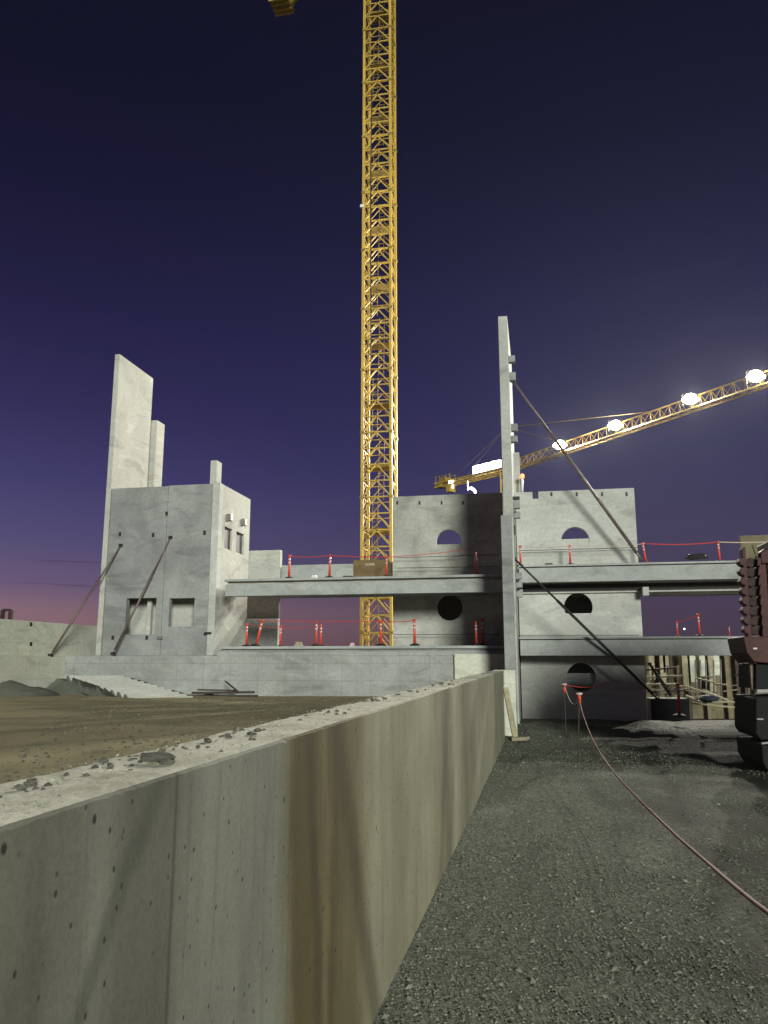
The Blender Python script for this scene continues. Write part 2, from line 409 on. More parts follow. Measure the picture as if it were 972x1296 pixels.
def dz(x, y):
    z = .84 - .14*sstep(12, 27, y) + .012*max(0, -x-12) + .05*fbm(x*.3, y*.3, 5) + .02*fbm(x*1.3, y*1.3, 6)
    return z
d = sheet('dirt', fr(-40, -18, 1) + fr(-18, -1.3, .14) + [-1.3], fr(-5, 2, 1) + fr(2, 28.8, .14) + [28.8], dz, M['dirt'])
tag(d, 'brown dirt ground behind the low concrete wall', 'dirt', kind='structure')

def stones(name, pts, mat, label, cat):
    V, Fc = [], []
    base = [(1,0,0),(-1,0,0),(0,1,0),(0,-1,0),(0,0,1),(0,0,-1)]
    fc = [(0,2,4),(2,1,4),(1,3,4),(3,0,4),(2,0,5),(1,2,5),(3,1,5),(0,3,5)]
    for x, y, z, r in pts:
        k = len(V); a = random.random()*6.28; ca, sa = math.cos(a), math.sin(a)
        sx, sy, sz = r*random.uniform(.8, 1.4), r*random.uniform(.55, 1), r*random.uniform(.4, .75)
        tx, ty = random.uniform(-.5, .5), random.uniform(-.5, .5)
        for b in base:
            j = [b[i]+random.uniform(-.28, .28) for i in range(3)]
            px, py, pz = j[0]*sx, j[1]*sy, j[2]*sz
            V.append((x+px*ca-py*sa, y+px*sa+py*ca, z+pz+px*tx+py*ty))
        Fc += [tuple(k+i for i in f) for f in fc]
    me = bpy.data.meshes.new(name); me.from_pydata(V, [], Fc); me.materials.append(mat)
    o = bpy.data.objects.new(name, me); C.objects.link(o); tag(o, label, cat, kind='stuff'); return o
pts = []
for _ in range(100000):
    y = 3.6 + 24*random.random()**2.1; x = random.uniform(-1.0, .55 + .52*y)
    if x > .72*y: continue
    dens = .55 + .9*fbm(x*.5, y*.5, 21) - .55*sstep(.8, 3.2, x-.05*y)
    rut = max(math.exp(-((x-1.15-.06*y)/.22)**2), math.exp(-((x-2.75-.06*y)/.26)**2), math.exp(-((x+.1*y-3.2)/.2)**2)*.7)
    if random.random() > (dens + .45)*(1-.8*rut): continue
    r = .0038 + .00022*y + .010*random.random()**2.4 + (.012 if random.random() < .03 else 0)
    pts.append((x, y, gz(x, y)+r*.25, r))
stones('loose_gravel', pts, M['stone'], 'loose grey crushed stones strewn over the gravel ground', 'gravel')
pts = []
for _ in range(9000):
    y = 2.5 + 26*random.random()**1.2; x = random.uniform(-1.4-.55*y, -1.4)
    r = .008 + .03*random.random()**5
    pts.append((x, y, dz(x, y)+r*.2, r))
stones('dirt_pebbles', pts, M['pebble'], 'small stones and clods scattered over the brown dirt', 'pebbles')

# ------------------------------------------------------------------ foreground wall
WX0, WX1, WZ = -1.36, -1.02, 1.685
def build_fwall():
    root = thing('foundation_wall', 'long stained low concrete wall with crumbly top running along the gravel in the foreground', 'wall', (-1.19, 12, 0))
    ya = fr(-3, 1, .1) + fr(1, 7, .022) + fr(7, 12, .05) + fr(12, 23.4, .12) + [23.4]
    me = bpy.data.meshes.new('wall_body'); V, Fc = [], []
    zs = [-.8, -.2, .5, 1.2, 1.60]
    def chip(y): return .003*abs(fbm(y*3.1, 2, 31)) + .022*max(0, fbm(y*11, 4, 32)-.28)*(1 if y < 9 else .5) + .003*h2(int(y*40), 1, 5)
    rows = []
    for y in ya:
        c = chip(y); r = []
        for z in zs: r.append((WX1, y, z))
        r.append((WX1, y, WZ-.006-c*1.4)); r.append((WX1-.006-c, y, WZ)); rows.append(r)
    for r in rows: V += r
    n = len(rows[0])
    for j in range(len(rows)-1):
        for i in range(n-1): Fc.append((j*n+i, (j+1)*n+i, (j+1)*n+i+1, j*n+i+1))
    k = len(V)   # back and end
    V += [(WX0, ya[0], -.8), (WX0, ya[-1], -.8), (WX0, ya[-1], WZ-.03), (WX0, ya[0], WZ-.03)]
    Fc.append((k, k+3, k+2, k+1))
    Fc.append(tuple(range((len(rows)-1)*n, len(rows)*n)) + (k+2, k+1))
    me.from_pydata(V, [], Fc); me.materials.append(M['fwall'])
    o = bpy.data.objects.new('wall_face', me); C.objects.link(o); o.parent = root; o.matrix_parent_inverse = Matrix.Translation(-root.location)
    nx = 14; V, Fc = [], []
    for y in ya:
        c = chip(y)
        for i in range(nx+1):
            u = i/nx; x = (WX1-.006-c)*(1-u) + (WX0-.02-.03*fbm(y*2, 1, 8))*u
            z = WZ + (0 if i == 0 else .008*fbm(x*7, y*5, 40) + .005*abs(fbm(x*25, y*22, 41))) - (.03 if i == nx else 0)
            V.append((x, y, z))
    for j in range(len(ya)-1):
        for i in range(nx): Fc.append((j*(nx+1)+i, (j+1)*(nx+1)+i, (j+1)*(nx+1)+i+1, j*(nx+1)+i+1))
    me = bpy.data.meshes.new('wall_top'); me.from_pydata(V, [], Fc); me.materials.append(M['walltop'])
    o = bpy.data.objects.new('wall_top', me); C.objects.link(o); o.parent = root; o.matrix_parent_inverse = Matrix.Translation(-root.location)
    box('wall_recess', M['fwall'], WX0, -1.16, 23.402, 24.2, -.8, 1.25, root, 0)
    box('wall_cap', M['conc_low'], WX0, -1.025, 23.402, 24.2, 1.252, 1.682, root, .01)
    box('wall_end_block', M['conc_low'], WX0, -.70, 24.202, 24.95, -.8, 1.70, root, .02)
    return root
build_fwall()
# rubble on the wall top
def chunk(x, y, z, r, label=None, group=None, mat='chunk', flat=.6):
    bm = bmesh.new(); bmesh.ops.create_icosphere(bm, subdivisions=2, radius=1)
    sd = random.random()*90
    ax = (random.uniform(.8, 1.5), random.uniform(.7, 1.1), flat*random.uniform(.7, 1.1))
    for _ in range(9):       # cleave planar faces
        nrm = Vector((random.gauss(0,1), random.gauss(0,1), random.gauss(0,1))).normalized(); dd = random.uniform(.3, .68)
        for v in bm.verts:
            t = v.co.dot(nrm)
            if t > dd: v.co -= nrm*(t-dd)
    for v in bm.verts:
        v.co *= 1 + .14*fbm(v.co.x*2+sd, v.co.y*2+v.co.z*3, 50)
        v.co = Vector((v.co.x*ax[0], v.co.y*ax[1], v.co.z*ax[2]))*r
    rot = Matrix.Rotation(random.random()*6.28, 4, 'Z')
    bmesh.ops.transform(bm, matrix=rot, verts=bm.verts[:])
    o = finish('concrete_chunk', bm, M[mat]); o.location = (x, y, z + r*ax[2]*.55)
    return tag(o, label, 'rubble', group)
big = [((214, 968), .03, 'dark angular lump touching the right side of the largest lump on the wall top'),
       ((140, 972), .024, 'flat dark slab of concrete left of the largest lump on the wall top'),
       ((122, 966), .018, 'small dark slab farther left on the back edge of the wall top'),
       ((198, 966), .045, 'largest dark lump of broken concrete on the wall top'),
       ((180, 958), .02, 'angular chunk just behind the largest lump on the wall top'),
       ((60, 996), .017, 'dark chunk near the left end of the visible wall top'),
       ((318, 931), .034, 'squarish pale chunk on the far edge of the wall top beyond the largest lump'),
       ((262, 941), .022, 'low chunk between the largest lump and the squarish chunk on the wall top')]
for (px, py), r, lab in big:
    p = oZ(px, py, WZ); p.x = max(WX0+.03, min(WX1-.05, p.x)); chunk(p.x, p.y, WZ, r, lab)
grp = 'small broken concrete chunks scattered along the wall top'
for _ in range(110):
    yc = random.choice([1.9, 2.25, 2.35, 2.75, 3.3, 4.6, 6.2, 8.0, 10.5]); y = yc + random.gauss(0, .05*yc); x = WX0 + .03 + .11*random.random()**1.2
    if random.random() < .2: x = random.uniform(WX0+.03, WX1-.05)
    chunk(x, y, WZ, .006+.012*random.random()**2 + .0012*y, 'small broken concrete chunk lying along the foreground wall top', grp)
pts = []
for _ in range(1500):
    y = 1.2 + 16*random.random()**1.8; x = WX0 + .34*random.random()**1.3; r = .0012+.004*random.random()**3+.0003*y
    pts.append((min(x, WX1-.01), y, WZ+.012, r))
stones('concrete_crumbs', pts, M['crumb'], 'fine pale crumbs and grit covering the top of the foreground wall', 'grit')

# plank leaning in the notch at the wall end
pl = thing('leaning_plank', 'pale timber plank leaning into the notch at the far end of the foreground wall', 'plank', (-.8, 23, -.3))
bm = bmesh.new(); bm_bar(bm, (-.98, 23.75, 1.2), (-.72, 23.2, -.16), .16, .05); finish('board', bm, M['wood'], pl, .004)
bm = bmesh.new(); bm_bar(bm, (-.78, 23.1, -.17), (-.36, 23.0, -.14), .3, .09); finish('foot_block', bm, M['wood'], pl, .006)

# ------------------------------------------------------------------ spine wall (edge on)
sp = thing('spine_wall', 'tall narrow precast concrete wall standing edge on at the wall end with blocks on its right side', 'wall', (-.8, 26, 0))
SY = 27.2; sxl = oY(633.5, 520, SY).x; sxr = oY(645.5, 520, SY).x
box('wall_panel', M['conc_panel'], sxl, sxr, SY, 31.95, -.4, oY(636, 400, SY).z, sp, .02)
box('pilaster', M['conc_grey'], oY(636.5, 760, 26.9).x, sxr-.06, 26.9, SY-.002, -.4, oY(640, 652, 26.9).z, sp, .015)
for i, (px, py, py2) in enumerate([(648, 451, 459), (649, 472, 482), (650, 537, 546), (650, 552, 560), (651, 634, 644), (652, 648, 656), (651, 725, 733), (653, 735, 744), (655, 746, 756)]):
    Y = SY + .5 + .4*(i % 3); a = oY(px, py, Y); b = oY(px, py2, Y)
    box('corbel', M['conc_grey'], sxr+.002, sxr+.22, Y-.1, Y+.14, b.z, a.z, sp, .012)
a = oY(649, 665, SY+.3); box('hanger_plate', M['steel_dark'], sxr+.002, sxr+.05, SY+.2, SY+.3, a.z-.34, a.z, sp, .004)
a = oY(649, 632, SY+.3); box('hanger_plate', M['steel_dark'], sxr+.002, sxr+.24, SY+.1, SY+.25, a.z-.04, a.z+.06, sp, .004)

# ------------------------------------------------------------------ porthole walls
def plugs(root, pxs, py, Y, y_face):
    for px in pxs:
        p = oY(px, py, Y); bm = bmesh.new(); bm_box(bm, p.x-.04, p.x+.035, y_face-.012, y_face-.001, p.z-.09, p.z+.06)
        finish('lifting_insert', bm, M['steel_dark'], root)
rp = thing('porthole_wall', 'pale precast wall right of the spine wall with three round openings and a notched top', 'wall', (1.6, 30, 0))
zt = 8.27; c1, c2, c3 = oY(727, 684, 30), oY(732, 768, 30), oY(737, 857, 30)
cx_ = (c1.x+c2.x+c3.x)/3
bm = porthole_wall(-.66, 3.70, 30, 30.22, [(-.6, 2.9, cx_, c3.z, .51), (2.9, 5.35, cx_, c2.z, .51), (5.35, 8.02, cx_, c1.z, .51)], notch=(-.02, .2, .27))
finish('wall_panel', bm, M['conc_panel'], rp)
for c, top in ((c1, oY(727, 684, 30.45).z), (c2, oY(732, 777, 30.45).z), (c3, oY(737, 852, 30.45).z)):
    yi = 30.03 if c is not c3 else 30.3
    box('infill_wall', M['conc_panel'] if c is not c3 else M['conc_beam'], cx_-.7, cx_+.7, yi, yi+.1, c.z-(.7 if c is not c3 else .3), top, rp, 0)
plugs(rp, [677, 698, 730, 762, 793], 625, 30, 30)
box('room_roof', M['conc_grey'], -.6, 3.65, 30.3, 34, 4.95, 5.2, rp); box('room_back', M['conc_grey'], -.6, 3.65, 34.01, 34.2, -.6, 5.2, rp)
box('room_side', M['conc_grey'], 3.45, 3.65, 30.23, 33.99, -.6, 4.94, rp)
box('room_floor', M['conc_grey'], -.6, 3.44, 30.45, 33.99, 2.5, 2.7, rp)
lp = thing('porthole_wall', 'grey precast wall left of the spine wall, shaded at its right edge, with two round openings', 'wall', (-3.5, 32, 2.4))
a1, a2 = oY(568, 686, 32), oY(569, 769, 32); ax_ = (a1.x+a2.x)/2
bm = porthole_wall(-5.80, -1.22, 32, 32.2, [(2.2, 5.3, ax_, a2.z, .52), (5.3, 8.73, ax_, a1.z, .52)])
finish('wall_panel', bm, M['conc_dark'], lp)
box('infill_wall', M['conc_pale'], ax_-.7, ax_+.7, 32.26, 32.4, a1.z-.7, oY(568, 689, 32.3).z, lp, .005)
plugs(lp, [503, 531, 559, 586], 636, 32, 32)
box('room_roof', M['conc_grey'], -5.75, -1.3, 32.42, 36, 4.9, 5.05, lp); box('room_back', M['debris_and_shade'], -5.75, -1.3, 36.01, 36.2, 2.2, 5.05, lp)  # back wall coloured dark to paint the shade inside the room
box('room_side', M['debris_and_shade'], -5.75, -5.55, 32.22, 36, 2.2, 4.88, lp)  # side wall dark as well, painted interior shade
# safety cables on the left porthole wall
for i, (y0, y1, lab) in enumerate(((706, 702, 'thin dark safety cable along the upper deck in front of the left porthole wall'), (719, 717, 'lowest thin safety cable along the upper deck at the left porthole wall'),
                   (803, 803, 'thin dark safety cable along the lower deck in front of the left porthole wall'))):
    bm = bmesh.new(); bm_tube(bm, [oY(499, y0, 31.6), oY(632, y1, 31.6)], .012, 6); tag(finish('safety_cable', bm, M['steel_dark']), lab, 'cable')

for y0, y1, lab in ((697, 693, 'thin dark safety cable across the notched wall below its top round opening'), (804, 804, 'thin dark safety cable across the notched wall just above the lower right deck')):
    bm = bmesh.new(); bm_tube(bm, [oY(657, y0, 29.8), oY(808, y1, 29.8)], .012, 6); tag(finish('safety_cable', bm, M['steel_dark']), lab, 'cable')

# ------------------------------------------------------------------ decks
def deck(label, x0, x1, yb, ztop, zbot, lip=.09, gap=.11, mat='conc_beam', loc=None, second=False):
    r = thing('floor_deck', label, 'floor deck', (x0, 29, ztop))
    box('deck_slab', M[mat], x0-.02, x1, 28.93, yb, ztop-lip, ztop, r, .008)
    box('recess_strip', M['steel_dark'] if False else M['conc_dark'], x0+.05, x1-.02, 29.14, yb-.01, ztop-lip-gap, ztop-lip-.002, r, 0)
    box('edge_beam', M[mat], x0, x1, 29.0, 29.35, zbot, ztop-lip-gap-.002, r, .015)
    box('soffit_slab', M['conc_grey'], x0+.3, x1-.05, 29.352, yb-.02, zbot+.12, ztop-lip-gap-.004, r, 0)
    return r
dUL = deck('upper concrete floor deck spanning from the left block to the spine wall', -11.87, -1.09, 31.97, 5.07, 4.42)
dUR = deck('upper concrete floor deck right of the spine wall', -.60, 9.5, 29.97, 5.37, 4.74, .07, .03)
dLR = deck('lower concrete floor deck right of the spine wall', -.64, 9.3, 29.97, 2.79, 2.14, .07, .03)
box('ledger_beam', M['conc_pale'], 3.75, 9.4, 30.3, 30.6, oY(860, 752, 30.3).z, oY(860, 747.5, 30.3).z, dUR, .005)
box('shade_strip', M['steel_dark'], -.6, 9.4, 29.90, 29.965, 4.47, 4.735, dUR, 0)  # dark strip put in as the shade below the edge beam
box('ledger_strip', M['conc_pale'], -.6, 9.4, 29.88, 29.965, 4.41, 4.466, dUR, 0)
box('rear_beam', M['conc_grey'], -.6, 9.4, 30.62, 31.0, oY(860, 750, 30.6).z-.1, 5.2, dUR, .005)
box('bearing_pad', M['conc_panel'], oY(813, 750, 29.6).x, oY(821, 750, 29.6).x, 29.5, 29.9, 4.25, 4.56, dUR, .01)
dLL = thing('floor_deck', 'lower concrete floor deck lying on the foundation left of the spine wall', 'floor deck', (-11.9, 29, 2.4))
box('deck_slab', M['conc_beam'], -11.95, -1.09, 28.80, 31.97, 2.40, 2.50, dLL, .008)
box('deck_bed', M['conc_grey'], -11.9, -1.12, 28.93, 31.95, 2.302, 2.398, dLL, 0)

# ------------------------------------------------------------------ foundation
fd = thing('foundation', 'pale concrete foundation wall with form lines below the left block and decks', 'foundation', (-10, 28.7, 0))
box('foundation_face', M['conc_found'], -18.3, -1.12, 28.7, 29.2, .2, 2.14, fd, .012)
box('deck_plinth', M['conc_found'], -12.02, -1.12, 28.76, 29.2, 2.142, 2.30, fd, .01)
box('pour_step', M['conc_low'], oY(575, 830, 28.6).x, -1.14, 28.58, 28.698, .4, 2.2, fd, .01)
box('block_base', M['conc_found'], -18.3, -12.04, 29.202, 33, .2, 2.16, fd, .01)
lw = thing('boundary_wall', 'cream concrete wall receding along the far left edge below the pink sky', 'wall', (-18.5, 26, 0))
box('wall_foot', M['conc_low'], -18.8, -18.302, 14, 33, .2, 2.13, lw, .012)
ztw = oX(0, 783, -18.4).z
box('wall_stem', M['conc_low'], -18.75, -18.42, 14, 34, 2.132, ztw, lw, .012)
for px, py in ((39, 790), (39, 815)):
    p = oX(px, py, -18.42); box('lifting_insert', M['steel_dark'], p.x, p.x+.015, p.y-.06, p.y+.06, p.z-.07, p.z+.07, lw, 0)

# ------------------------------------------------------------------ left block
lb = thing('stair_block', 'grey concrete block with two square front openings and two small windows in its bright side', 'building', (-14.8, 29.3, 2.1))
ZB = 2.165; ZT = 9.0
def xs_(*p): return [oY(px, 780, 29.3).x for px in p]
wl = xs_(159, 197); wr = xs_(213, 245)
zt1, zb1 = oY(175, 757, 29.3).z, oY(175, 803, 29.3).z; zt2, zb2 = oY(228, 757, 29.3).z, oY(228, 793, 29.3).z
xm = oY(209, 700, 29.3).x
bm = grid_wall([-17.1, wl[0], wl[1], xm-.004], [ZB, zb1, zt1, ZT-.03], {(1, 1)}, 'Y', 29.3, 29.55); finish('front_panel', bm, M['conc_grey'], lb)
bm = grid_wall([xm+.004, wr[0], wr[1], -12.64], [ZB, zb2, zt2, ZT], {(1, 1)}, 'Y', 29.33, 29.55); finish('front_panel', bm, M['conc_grey'], lb)
box('corner_pier', M['conc_panel'], -12.635, -12.34, 29.2, 29.6, ZB, ZT+.01, lb, .015)
xside = -12.345
y1, y2, y3, y4 = (oX(px, 680, xside).y for px in (284, 294, 299, 309))
zA, zB_ = oX(289, 668, xside).z, oX(289, 696, xside).z
bm = grid_wall([29.602, y1, y2, y3, y4, 32.7], [ZB, 5.15, zB_, zA, ZT], {(1, 2), (3, 2)}, 'X', xside-.22, xside)
sw = finish('side_wall', bm, M['conc_pale'], lb)
for yy0, yy1 in ((y1, y2), (y3, y4)):
    wf = grid_wall([yy0, yy0+.05, yy1-.05, yy1], [zB_, zB_+.05, zA-.05, zA], {(1, 1)}, 'X', xside-.14, xside-.08)
    w = finish('window', wf, M['steel_grey'], lb)
    gl = box('pane', M['steel_dark'], xside-.125, xside-.105, yy0+.052, yy1-.052, zB_+.052, zA-.052, None, 0)
    gl.parent = w
for px, py in ((289, 655), (307, 661)):
    p = oX(px, py, xside); box('bracket', M['steel_grey'], p.x, p.x+.16, p.y-.12, p.y+.12, p.z-.14, p.z+.14, lb, .01)
box('rear_wall', M['conc_grey'], -17.1, xside-.225, 32.5, 32.7, ZB, ZT-.01, lb)
box('left_wall', M['conc_grey'], -17.1, -16.92, 29.552, 32.498, ZB, ZT-.06, lb)
box('inner_floor', M['conc_grey'], -16.9, -12.57, 29.555, 32.49, 5.0, 5.2, lb)
box('inner_wall', M['conc_pale'], -16.9, -12.57, 30.35, 30.5, ZB, 4.98, lb)
box('jamb_post', M['conc_pale'], oY(187, 780, 29.9).x, oY(192, 780, 29.9).x, 29.8, 29.95, ZB, 4.98, lb)
for px, py in ((152, 676), (194, 677), (259, 674), (143, 807), (186, 807), (211, 650)):
    p = oY(px, py, 29.3); box('insert_plate', M['steel_dark'], p.x-.05, p.x+.05, 29.27, 29.298, p.z-.08, p.z+.08, lb, .003)
p = oY(264, 801, 29.2); box('ledge_plate', M['steel_dark'], p.x-.15, p.x+.12, 29.1, 29.32, p.z-.04, p.z+.03, lb, .003)
p = oY(202, 807, 29.2); box('insert_plate', M['steel_grey'], p.x-.12, p.x+.08, 29.2, 29.299, p.z-.06, p.z+.06, lb, .003)

tp = tag(box('tall_wall_panel', M['conc_pale'], -17.36, -17.14, 29.25, 32.3, ZB, 14.85, None, .015), 'tallest pale precast panel rising above the left end of the grey block', 'wall panel')
q = oY(187, 533, 32.5); q2 = oY(196, 533, 32.5)
q3 = oX(204, 539, q2.x)
box_ = tag(box('precast_pier', M['conc_pale'], q.x-.1, q2.x, 32.72, 33.5, 2.2, q.z+.1, None, .015), 'tall narrow pier behind the tallest panel on the left block', 'pier')
q = oY(267, 583, 29.65); q2 = oY(275, 583, 29.65)
tag(box('precast_pier', M['conc_pale'], q.x, q2.x, 29.62, 30.15, ZT+.01, q.z, None, .012), 'short square pier standing on the right corner of the grey block', 'pier')
q = oY(644, 573, 30.5); q2 = oY(657, 573, 30.5)
tag(box('precast_pier', M['conc_panel'], q.x, q2.x, 30.5, 30.8, 5.3, q.z, None, .012), 'narrow pale pier right behind the spine wall above the notched wall', 'pier')
# walls behind the decks
q, q2 = oY(312, 697, 36.5), oY(355, 697, 36.5)
bk = thing('rear_wall', 'pale wall segment behind the upper deck beside the two windows', 'wall', (q.x, 36.5, 2))
box('upper_panel', M['conc_pale'], q.x-1, q2.x, 36.5, 36.8, 5.3, q.z, bk, .015)
box('shade_band', M['debris_and_shade'], q.x-1, q2.x-.05, 36.6, 36.8, oY(330, 783, 36.5).z, 5.298, bk, 0)  # dark band paints the shade of the opening under the deck
box('lower_panel', M['conc_found'], q.x-1, q2.x-.05, 36.5, 36.8, 1.8, oY(330, 783, 36.5).z-.002, bk, .01)
q, q2 = oY(350, 716, 37), oY(500, 714, 37)
tag(box('parapet', M['conc_beam'], q.x, q2.x, 36.9, 37.1, 4.95, q.z, None, .012), 'low concrete parapet behind the upper deck, left of the crane mast', 'parapet')
# box standing on the deck in front of the mast
q, q2 = oY(450, 711, 31), oY(492, 724, 31)
bb = thing('steel_box', 'brown steel box with pale mark standing on the upper deck before the crane mast', 'box', ((q.x+q2.x)/2, 31, 5.07))
box('box_body', M['brownbox'], q.x, q2.x, 30.6, 31.4, 5.075, q.z+.02, bb, .02)
box('box_mark', M['wood'], (q.x+q2.x)/2-.18, (q.x+q2.x)/2+.18, 30.588, 30.598, q.z-.22, q.z-.12, bb, 0)
for i, (px, py, w_, h_, Y, m_, lab) in enumerate((
    (440, 727, .5, .09, 29.6, 'debris_and_shade', 'flat dark scrap lying on the upper left deck left of the brown steel box'),
    (398, 727, .22, .12, 29.5, 'white', 'small white bucket shaped box on the upper left deck between two posts'),
    (378, 814, .3, .16, 30.4, 'wood', 'small pale offcut pile on the lower left deck right of the rear post'),
    (446, 814, .18, .12, 30.2, 'refl', 'tiny white box on the lower left deck left of the crane mast'),
    (694, 712, .35, .08, 29.4, 'debris_and_shade', 'dark flat bracket on the edge of the upper right deck'))):
    p = oY(px, py, Y); zz = {0: 5.07, 1: 5.07, 2: 2.5, 3: 2.5, 4: 5.37}[i]
    t_ = thing('site_scrap', lab, 'scrap', (p.x, Y, zz)); box('lower_piece', M[m_], p.x-w_/2, p.x+w_/2, Y-.12, Y+.1, zz+.003, zz+h_*.6, t_, .01)
    box('upper_piece', M[m_], p.x-w_/3, p.x+w_/2.4, Y-.1, Y+.06, zz+h_*.6+.002, zz+h_*1.2, t_, .01)
# something low on the right roof (dark)
q = oY(883, 704, 29.5)
tg = thing('strap_coil', 'dark coil of straps lying on the upper right deck between the two right posts', 'coil', oY(882, 708, 29.5))
bm = bmesh.new()
for k in range(3):
    bm_tube(bm, [tg.location + Vector((.38*math.cos(t*.4+k)*(1-.15*k), .2*math.sin(t*.4+k), .05+.05*k+.02*math.sin(t))) for t in range(17)], .03, 6)
finish('strap', bm, M['steel_dark'], tg)
# block at right edge above the deck
q, q2 = oY(937, 678, 36), oY(1010, 678, 36)
tag(box('tan_wall_panel', M['tan_cover'], q.x, q2.x, 36, 36.3, 4, q.z, None, .02), 'tan wall panel at the right edge behind the upper deck', 'wall panel')

# ------------------------------------------------------------------ braces
def brace(a, b, r, label, mat='steel_brace', sleeve=True):
    a, b = Vector(a), Vector(b); t = thing('push_pull_brace', label, 'brace', b)
    bm = bmesh.new()
    if sleeve: bm_tube(bm, [a, a.lerp(b, .3)], r*.7, 10); bm_tube(bm, [a.lerp(b, .3), a.lerp(b, .97)], r, 10); bm_tube(bm, [a.lerp(b, .97), b], r*.6, 10)
    else: bm_tube(bm, [a, b], r, 10)
    finish('pole', bm, M[mat], t, 0, True)
    for p in (a, b):
        bm = bmesh.new(); bm_box(bm, p.x-.07, p.x+.07, p.y-.07, p.y+.07, p.z-.06, p.z+.05); finish('foot_plate', bm, M['steel_dark'], t, .004)
brace(oY(649, 482, 28.4), oY(811, 707, 29.3), .06, 'long thick brace from the spine wall down to the upper right deck')
brace(oY(651, 707, 27.6), oY(832, 884, 29.4), .05, 'thin black brace from the spine wall down to the ground by the black block', 'steel_dark')
brace(oY(822, 840, 31.5), oY(849, 880, 32.5), .07, 'short black brace under the lower right deck', 'steel_dark')
brace(oY(153, 690, 29.27), oX(64, 829, -18.34), .045, 'leftmost brace leaning on the grey block against the pink sky')
brace(oY(216, 680, 29.3), oY(143, 827, 28.8), .045, 'brace crossing the front of the grey block and its left square opening')

# ------------------------------------------------------------------ delineator posts
def delineator_proto():
    t = thing('delineator_post', '', 'post', (0, 0, 0))
    def P(name, mat, fn, sm=True):
        bm = bmesh.new(); fn(bm); o = finish(name, bm, M[mat], None, 0, sm); o.parent = t; return o
    P('base', 'rubber', lambda b: bm_tube(b, [(0,0,0),(0,0,.05),(0,0,.09)], [.2, .19, .08], 10), False)
    P('tube', 'orange', lambda b: bm_tube(b, [(0,0,.091),(0,0,.5),(0,0,.9)], [.054, .045, .04], 12))
    P('handle', 'orange', lambda b: (bm_tube(b, [(0,0,.901),(0,0,.93)], .03, 10), bm_tube(b, [(-.07,0,.955),(.07,0,.955)], .03, 10)))
    P('reflector', 'refl', lambda b: bm_tube(b, [(0,0,.62),(0,0,.70)], .0475, 12))
    P('reflector', 'refl', lambda b: bm_tube(b, [(0,0,.76),(0,0,.84)], .0455, 12))
    return t
proto = delineator_proto(); kids = list(proto.children); used = [False]
def post(px, yb, yt, Y, label, group, lean=0, zb=None):
    b = oY(px, yb, Y); h = oY(px, yt, Y).z - b.z
    if zb is not None: h += b.z - zb; b.z = zb
    if not used[0]: r = proto; used[0] = True
    else:
        r = proto.copy(); C.objects.link(r)
        for k in kids: c = k.copy(); C.objects.link(c); c.parent = r
    r.location = b; r.scale = (h, h, h); r.rotation_euler = (random.uniform(-.03, .03), lean, random.uniform(0, 6))
    if lean: r.rotation_euler.z = 0
    r['label'] = label; r['group'] = group
    return b + Vector((0, 0, h*.93))
G1, G2, G3, G4 = 'posts along the upper left deck', 'posts along the lower left deck', 'posts along the upper right deck', 'posts along the lower right deck'
zU, zL, zR, zR2 = 5.07, 2.5, 5.37, 2.79
u1 = post(366, 728, 702, 29.3, 'orange post at the left end of the upper left deck beside the pale rear wall', G1, 0, zU)
u2 = post(417, 728, 701, 29.3, 'second orange post on the upper left deck, left of the crane mast', G1, 0, zU)
u3 = post(489, 727, 703, 29.3, 'orange post on the upper left deck in front of the brown steel box', G1, 0, zU)
u4 = post(603, 725, 698, 30.2, 'orange post on the upper left deck in front of the shaded porthole wall', G1, 0, zU)
l1 = post(312, 815, 788, 29.4, 'orange post at the left end of the lower left deck against the grey side wall', G2, 0, zL)
l2 = post(324, 815, 783, 29.3, 'leaning orange post second from the left on the lower left deck', G2, .22, zL)
l3 = post(355, 814, 791, 31.5, 'orange post at the rear of the lower left deck before the rear wall corner', G2, 0, zL)
l4 = post(400, 815, 785, 29.3, 'front orange post of the close pair on the lower left deck', G2, 0, zL)
l4b = post(406, 814, 790, 30.2, 'rear orange post of the close pair on the lower left deck', G2, 0, zL)
l5 = post(482, 815, 784, 29.3, 'orange post on the lower left deck in front of the crane mast', G2, 0, zL)
l6 = post(525, 814, 783, 29.3, 'orange post on the lower left deck just right of the crane mast', G2, 0, zL)
l7 = post(603, 815, 786, 29.3, 'orange post on the lower left deck near the spine wall', G2, 0, zL)
l8 = post(611, 813, 782, 30.6, 'dim orange post standing behind another near the spine wall on the lower left deck', G2, 0, zL)
r1 = post(659, 717, 690, 29.3, 'orange post on the upper right deck beside the spine wall', G3, 0, zR)
r2 = post(722, 714, 689, 29.3, 'orange post on the upper right deck below the upper round opening', G3, 0, zR)
r3 = post(818, 712, 686, 29.3, 'leaning orange post on the upper right deck at the foot of the thick brace', G3, -.12, zR)
r4 = post(911, 711, 684, 29.3, 'rightmost orange post on the upper right deck against the sky', G3, 0, zR)
m1 = post(858, 810, 786, 29.8, 'shorter orange post of the pair on the lower right deck', G4, 0, zR2)
m2 = post(886, 810, 776, 29.3, 'taller orange post of the pair on the lower right deck', G4, 0, zR2)
m3 = post(924, 810, 793, 29.8, 'dim orange post on the lower right deck beside the red machine', G4, 0, zR2)
gpo = post(860, 907, 864, 27.6, 'single orange post standing on the gravel in front of the black block', 'post on the gravel')

